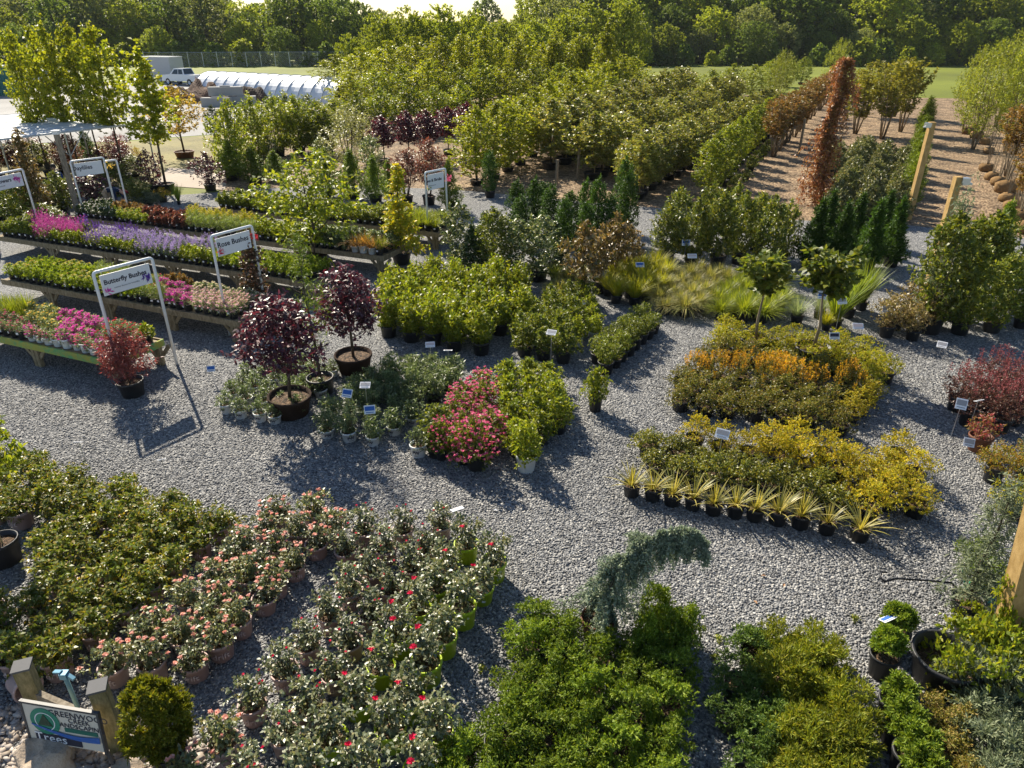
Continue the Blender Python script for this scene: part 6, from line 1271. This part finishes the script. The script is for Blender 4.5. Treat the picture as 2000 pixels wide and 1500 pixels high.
def vehicle(name, label, cat, X, Y, rz, body, cabin, glass, wx, half=.92, lights=True):
    t = root(name, label, cat, (X, Y, 0), rz)
    b = MB(); prism(b, body, -half, half, .08); bo = ob('body', b.mesh('body', M_paint), t)
    b = MB(); prism(b, cabin, -half + .06, half - .06, .16); ob('cabin', b.mesh('cabin', M_paint), t)
    for g_ in glass:
        b = MB()
        for s in (-1, 1): 
            zt = max(z for _, z in cabin); zb = min(z for _, z in cabin)
            ins = lambda z: (half - .06 - .16 * (z - zb) / (zt - zb)) + .006
            b.add([(x, s * ins(z), z) for x, z in g_], [tuple(range(len(g_)))])
        ob('side_window', b.mesh('side_window', M_glass), t)
    fx = sorted(cabin)[0:1]; c_ = cabin
    b = MB(); (xa, za), (xb, zb) = c_[0], c_[1]; hb = half - .06
    for (p, q, sgn) in ((c_[0], c_[1], -1), (c_[-1], c_[-2], 1)):
        b.add([(p[0] * .9 + q[0] * .1 + sgn * .012, -hb + .14, p[1] * .9 + q[1] * .1 + .01), (p[0] * .9 + q[0] * .1 + sgn * .012, hb - .14, p[1] * .9 + q[1] * .1 + .01), (q[0] * .9 + p[0] * .1 + sgn * .012, hb - .24, q[1] * .9 + p[1] * .1 + .01), (q[0] * .9 + p[0] * .1 + sgn * .012, -hb + .24, q[1] * .9 + p[1] * .1 + .01)], [(0, 1, 2, 3)])
    ob('windscreen', b.mesh('windscreen', M_glass), t)
    wheels(t, wx, half - .1)
    x0 = min(x for x, z in body); x1 = max(x for x, z in body)
    for s in (-1, 1):
        b = MB(); b.box((x0 - .006, s * (half - .25), .82), (.02, .3, .16)); ob('headlight', b.mesh('headlight', M_card), t)
        b = MB(); b.box((x1 + .006, s * (half - .18), .85), (.02, .14, .24)); ob('tail_light', b.mesh('tail_light', M_rlamp), t)
    b = MB(); b.box((x0 - .05, 0, .5), (.1, 1.7, .18)); b.box((x1 + .05, 0, .5), (.1, 1.7, .18)); ob('bumper', b.mesh('bumper', M_metal), t)
    return t
X, Y = G(362, 166)
vehicle('pickup_truck', 'white pickup truck parked between the box trailer and the polytunnel', 'pickup truck', X, Y, R(-25), [(-2.7, .45), (-2.72, .95), (-2.5, 1.12), (-1.3, 1.2), (2.7, 1.2), (2.72, .5)], [(-1.35, 1.18), (-.65, 1.85), (.75, 1.88), (1.0, 1.18)],
        [[(-1.0, 1.25), (-.55, 1.75), (0.02, 1.77), (0.02, 1.25)], [(.1, 1.25), (.1, 1.77), (.68, 1.78), (.85, 1.25)]], (-1.75, 1.75))
X, Y = G(322, 160); t = root('box_trailer', 'pale grey box trailer behind the pickup truck', 'trailer', (X, Y, 0), R(-20)); b = MB(); b.box((0, 0, 1.75), (4.8, 2.3, 2.3)); ob('box', b.mesh('box', plain('trailer_grey', (.42, .43, .45), .4, .4)), t)
b = MB(); b.box((0, 0, 2.93), (4.9, 2.4, .06)); ob('roof', b.mesh('roof', M_paint), t); b = MB(); b.box((-2.415, 0, 1.7), (.02, 1.9, 2.0)); ob('door', b.mesh('door', plain('trailer_door', (.38, .39, .41), .4, .4)), t); wheels(t, (.4, 1.3), 1.0)
car_b = [(-2.2, .35), (-2.25, .75), (-1.3, .95), (2.1, 1.0), (2.2, .4)]; car_c = [(-1.2, .93), (-.4, 1.42), (1.0, 1.45), (1.9, .98)]; car_g = [[(-.8, 1.0), (-.35, 1.36), (.3, 1.38), (.3, 1.0)], [(.38, 1.0), (.38, 1.38), (.95, 1.38), (1.4, 1.0)]]
X, Y = G(85, 162); vehicle('parked_car', 'white car parked beside the teal container', 'car', X, Y, R(160), car_b, car_c, car_g, (-1.35, 1.35), .88)
X, Y = G(118, 154); vehicle('parked_car', 'white car parked behind the other white car, hidden by maples', 'car', X, Y, R(175), car_b, car_c, car_g, (-1.35, 1.35), .88)
X, Y = G(-22, 186); t = root('container', 'teal ribbed container with a pale roof at the yard edge', 'container', (X, Y, 0), R(8)); M_teal = plain('teal_paint', (.015, .14, .13), .5, .4)
b = MB(); b.box((0, 0, 1.35), (6, 2.4, 2.7))
for i in range(20): b.box((-2.9 + i * .3, -1.225, 1.35), (.12, .05, 2.5))
for i in range(8): b.box((3.02, -1.05 + i * .3, 1.35), (.05, .12, 2.5))
ob('walls', b.mesh('walls', M_teal), t); b = MB(); b.box((0, 0, 2.76), (6.3, 2.7, .1)); ob('roof', b.mesh('roof', M_paint), t)
X, Y = G(32, 183); t = root('stacked_crates', 'grey crates stacked before the teal container', 'crate', (X, Y, 0)); M_crate = plain('grey_crate', (.22, .24, .27), .7)
for i, (dx, z) in enumerate(((0, .45), (1.1, .45), (.5, 1.35))): b = MB(); b.box((dx, 0, z), (1.0, 1.0, .86)); b.box((dx, -.51, z), (.8, .03, .6)); ob('crate', b.mesh('crate', M_crate), t)
def heap(label, cx, cy, w_, d, h, seed, mat):
    import bmesh
    g = np.random.default_rng(seed); bm = bmesh.new(); bmesh.ops.create_grid(bm, x_segments=40, y_segments=30, size=1); ph = g.uniform(0, 6, 8)
    for v in bm.verts:
        x, y = v.co.x, v.co.y; r = x * x + y * y; z = max(0, 1 - r) ** .8 * (1 + .25 * math.sin(4 * x + ph[0]) * math.cos(5 * y + ph[1]) + .12 * math.sin(13 * x + ph[2] + 3 * y) + .06 * math.sin(29 * x + 17 * y)); v.co = Vector((x * w_, y * d, z * h - .02))
    me = bpy.data.meshes.new('soil_heap'); bm.to_mesh(me); bm.free(); me.materials.append(mat); X, Y = G(cx, cy); o = ob('soil_heap', me, None, (X, Y, 0)); tag(o, label, 'heap', 'brown soil heaps before the polytunnel')
M_heap = ground_mat('brown_compost', [(.075, .038, .022), (.15, .078, .045), (.10, .05, .03)], 2.5, .8, .15, big=.3, soft=True); M_heap2 = ground_mat('dark_compost', [(.04, .026, .018), (.085, .055, .036), (.06, .036, .025)], 2.5, .8, .15, big=.3, soft=True)
heap('red brown compost heap beside the pickup truck', 418, 190, 3.6, 3, 1.5, 1, M_heap); heap('dark compost heap behind the concrete blocks', 500, 198, 3.6, 2.5, 1.2, 2, M_heap2); heap('dark compost heap at the middle of the polytunnel', 560, 190, 3.6, 2.5, 1.1, 3, M_heap2); heap('low brown heap under the bronze tree crown', 352, 200, 2.6, 2, 1.2, 4, M_heap)
M_conc = plain('concrete', (.38, .37, .35), .9, .2, var=.15, scale=2)
for q, (cx, cy, z, l, lab) in enumerate(((425, 208, 0, 2.6, 'concrete block resting on the stone lot'), (445, 205, .8, 2.9, 'concrete block laid on top of the lower one'), (475, 205, 0, 2.4, 'concrete block holding back the dark heap'))):
    X, Y = G(cx, cy); b = MB(); b.box((0, 0, .38), (l, .8, .74)); b.box((0, 0, .80), (l * .3, .25, .10)); o = ob('concrete_block', b.mesh('concrete_block', M_conc), None, (X, Y, z), (0, 0, .15 * q)); tag(o, lab, 'block', 'concrete blocks at the heaps')
# chain link fence
fa, fb = Vector(P3D(285, 131, 0)), Vector(P3D(760, 129, 0)); fd = fb - fa; nf = 17; hf = 2.3
t = root('chain_link_fence', 'grey chain link fence along the far meadow', 'fence', fa)
for i in range(nf + 1): p = fd * (i / nf); b = MB(); b.tube([(p.x, p.y, 0), (p.x, p.y, hf)], .06, 6); ob('post', b.mesh('post', M_metal), t)
b = MB(); b.tube([(0, 0, hf - .05), (fd.x, fd.y, hf - .05)], .03, 5); ob('rail', b.mesh('rail', M_metal), t)
b = MB(); Lf = fd.length; st = .3; u = fd.normalized()
for i in range(int(Lf / st)):
    a = u * i * st
    for s in (0, 1):
        e = u * (i * st + hf if s == 0 else i * st - hf); b.add([(a.x, a.y, 0), (e.x, e.y, hf), (e.x + u.x * .02, e.y + u.y * .02, hf), (a.x + u.x * .02, a.y + u.y * .02, 0)], [(0, 1, 2, 3)])
ob('chain_link', b.mesh('chain_link', M_metal), t)
# ------------------------------------------------------------------ the wood behind the field
ENV = [(-400, -60), (0, -55), (240, -55), (330, -50), (430, -40), (470, -5), (560, 0), (590, -45), (640, -60), (685, -10), (740, 22), (850, 40), (1000, 28), (1050, -40), (1150, -80), (1500, -100), (2500, -120)]
def env(px):
    for (a, va), (b_, vb) in zip(ENV, ENV[1:]):
        if a <= px <= b_: return va + (vb - va) * (px - a) / (b_ - a)
    return -60
cnt = {}
for lay, (Y0_, step, cap) in enumerate(((139, 6.5, 6.5), (146, 7.0, 11), (155, 7.5, 16), (167, 8.0, 40))):
    X = -140.0
    while X < 140:
        Yt = Y0_ + rnd.uniform(-3, 3); px, py = proj(X, Yt)
        H = max(4.5, min(topz(Yt, env(px) + rnd.uniform(0, 24)), cap * rnd.uniform(.75, 1.2)))
        kn = rnd.choices(['woodland_tree', 'light_woodland_tree', 'pale_woodland_tree'], [4, 4 if px < 1500 else 2, 1.3])[0]
        k = KINDS[kn]; cnt[kn] = cnt.get(kn, 0) + 1; ad = {'woodland_tree': 'dark green tree', 'light_woodland_tree': 'yellow green tree', 'pale_woodland_tree': 'pale grey green tree'}[kn]
        s = max(.42, min(1.25, H / k['H'])) * rnd.uniform(.95, 1.2)
        where = 'behind the far fence' if px < 735 else 'over the grove' if px < 1290 else 'beyond the meadow'
        place(kn, X, Yt, 0, s, H / k['H'], label=f"{ad}, {('first', 'second', 'third', 'last')[lay]} line of wood {where}, {nth(min(cnt[kn], 69))} of its kind", group=f"{ad}s of the far wood")
        X += step * rnd.uniform(.75, 1.25)
tree('wood_edge_bush', 'bush', L_wood1, 4.2, 2.2, .1, 220, 11, .42, .32, 'dome', 3, 121, .08, lump=.6, sl=.6, limbs=4)
tree('light_edge_bush', 'bush', L_wood2, 4.2, 2.2, .1, 220, 11, .42, .30, 'dome', 3, 122, .08, lump=.6, sl=.6, limbs=4)
X = -118.0; q = 0
while X < 118:
    Yt = 134.8 + rnd.uniform(-.8, 1.5); q += 1; k = 'light_edge_bush' if rnd.random() < .4 else 'wood_edge_bush'; s = rnd.uniform(.5, 1.05)
    place(k, X, Yt, 0, s * 1.1, s, label=f"{'light' if k[0] == 'l' else 'dark'} green bush at the foot of the wood, {nth(q)} along from left", group='bushes at the foot of the wood')
    X += rnd.uniform(3.0, 4.6)
for q, (px, ty, w_, Yt, lab) in enumerate(((947, -2, 68, 235, 'lone round topped tree against the pale sky'), (740, 18, 60, 230, 'hazy distant tree right of the dark tall tree'), (715, 24, 50, 236, 'hazy distant tree low in the sky gap'), (860, 42, 60, 240, 'far low tree under the sky gap'), (1010, 38, 60, 240, 'far low tree next to the lone tree'), (900, 40, 60, 245, 'far low tree in the sky gap middle'), (800, 38, 60, 245, 'far low tree toward the hazy trees'), (500, 8, 60, 240, 'hazy tree in the small sky gap'), (560, 12, 60, 240, 'hazy tree by the small sky gap'))):
    H = topz(Yt, ty); k = KINDS['pale_woodland_tree' if q else 'woodland_tree']; Xt = (px - 1000) / ppm(Yt, H)
    place('pale_woodland_tree' if q else 'woodland_tree', Xt, Yt, 0, w_ / ppm(Yt, H) / 2 / k['R'], H / k['H'], label=lab, group='far hazy trees')
# ------------------------------------------------------------------ air: far things fade
b = MB(); b.box((0, 140, 19.4), (520, 420, 40.8)); m_, n_, l_, o_ = _mat('air')
pv = n_.new('ShaderNodeVolumePrincipled'); pv.inputs['Color'].default_value = (.82, .88, .95, 1); pv.inputs['Density'].default_value = .00013; pv.inputs['Anisotropy'].default_value = .0
l_.new(pv.outputs[0], o_.inputs['Volume']); hz = ob('haze', b.mesh('haze', m_)); hz['kind'] = 'stuff'; hz['label'] = 'thin pale summer haze over the yard and far wood'
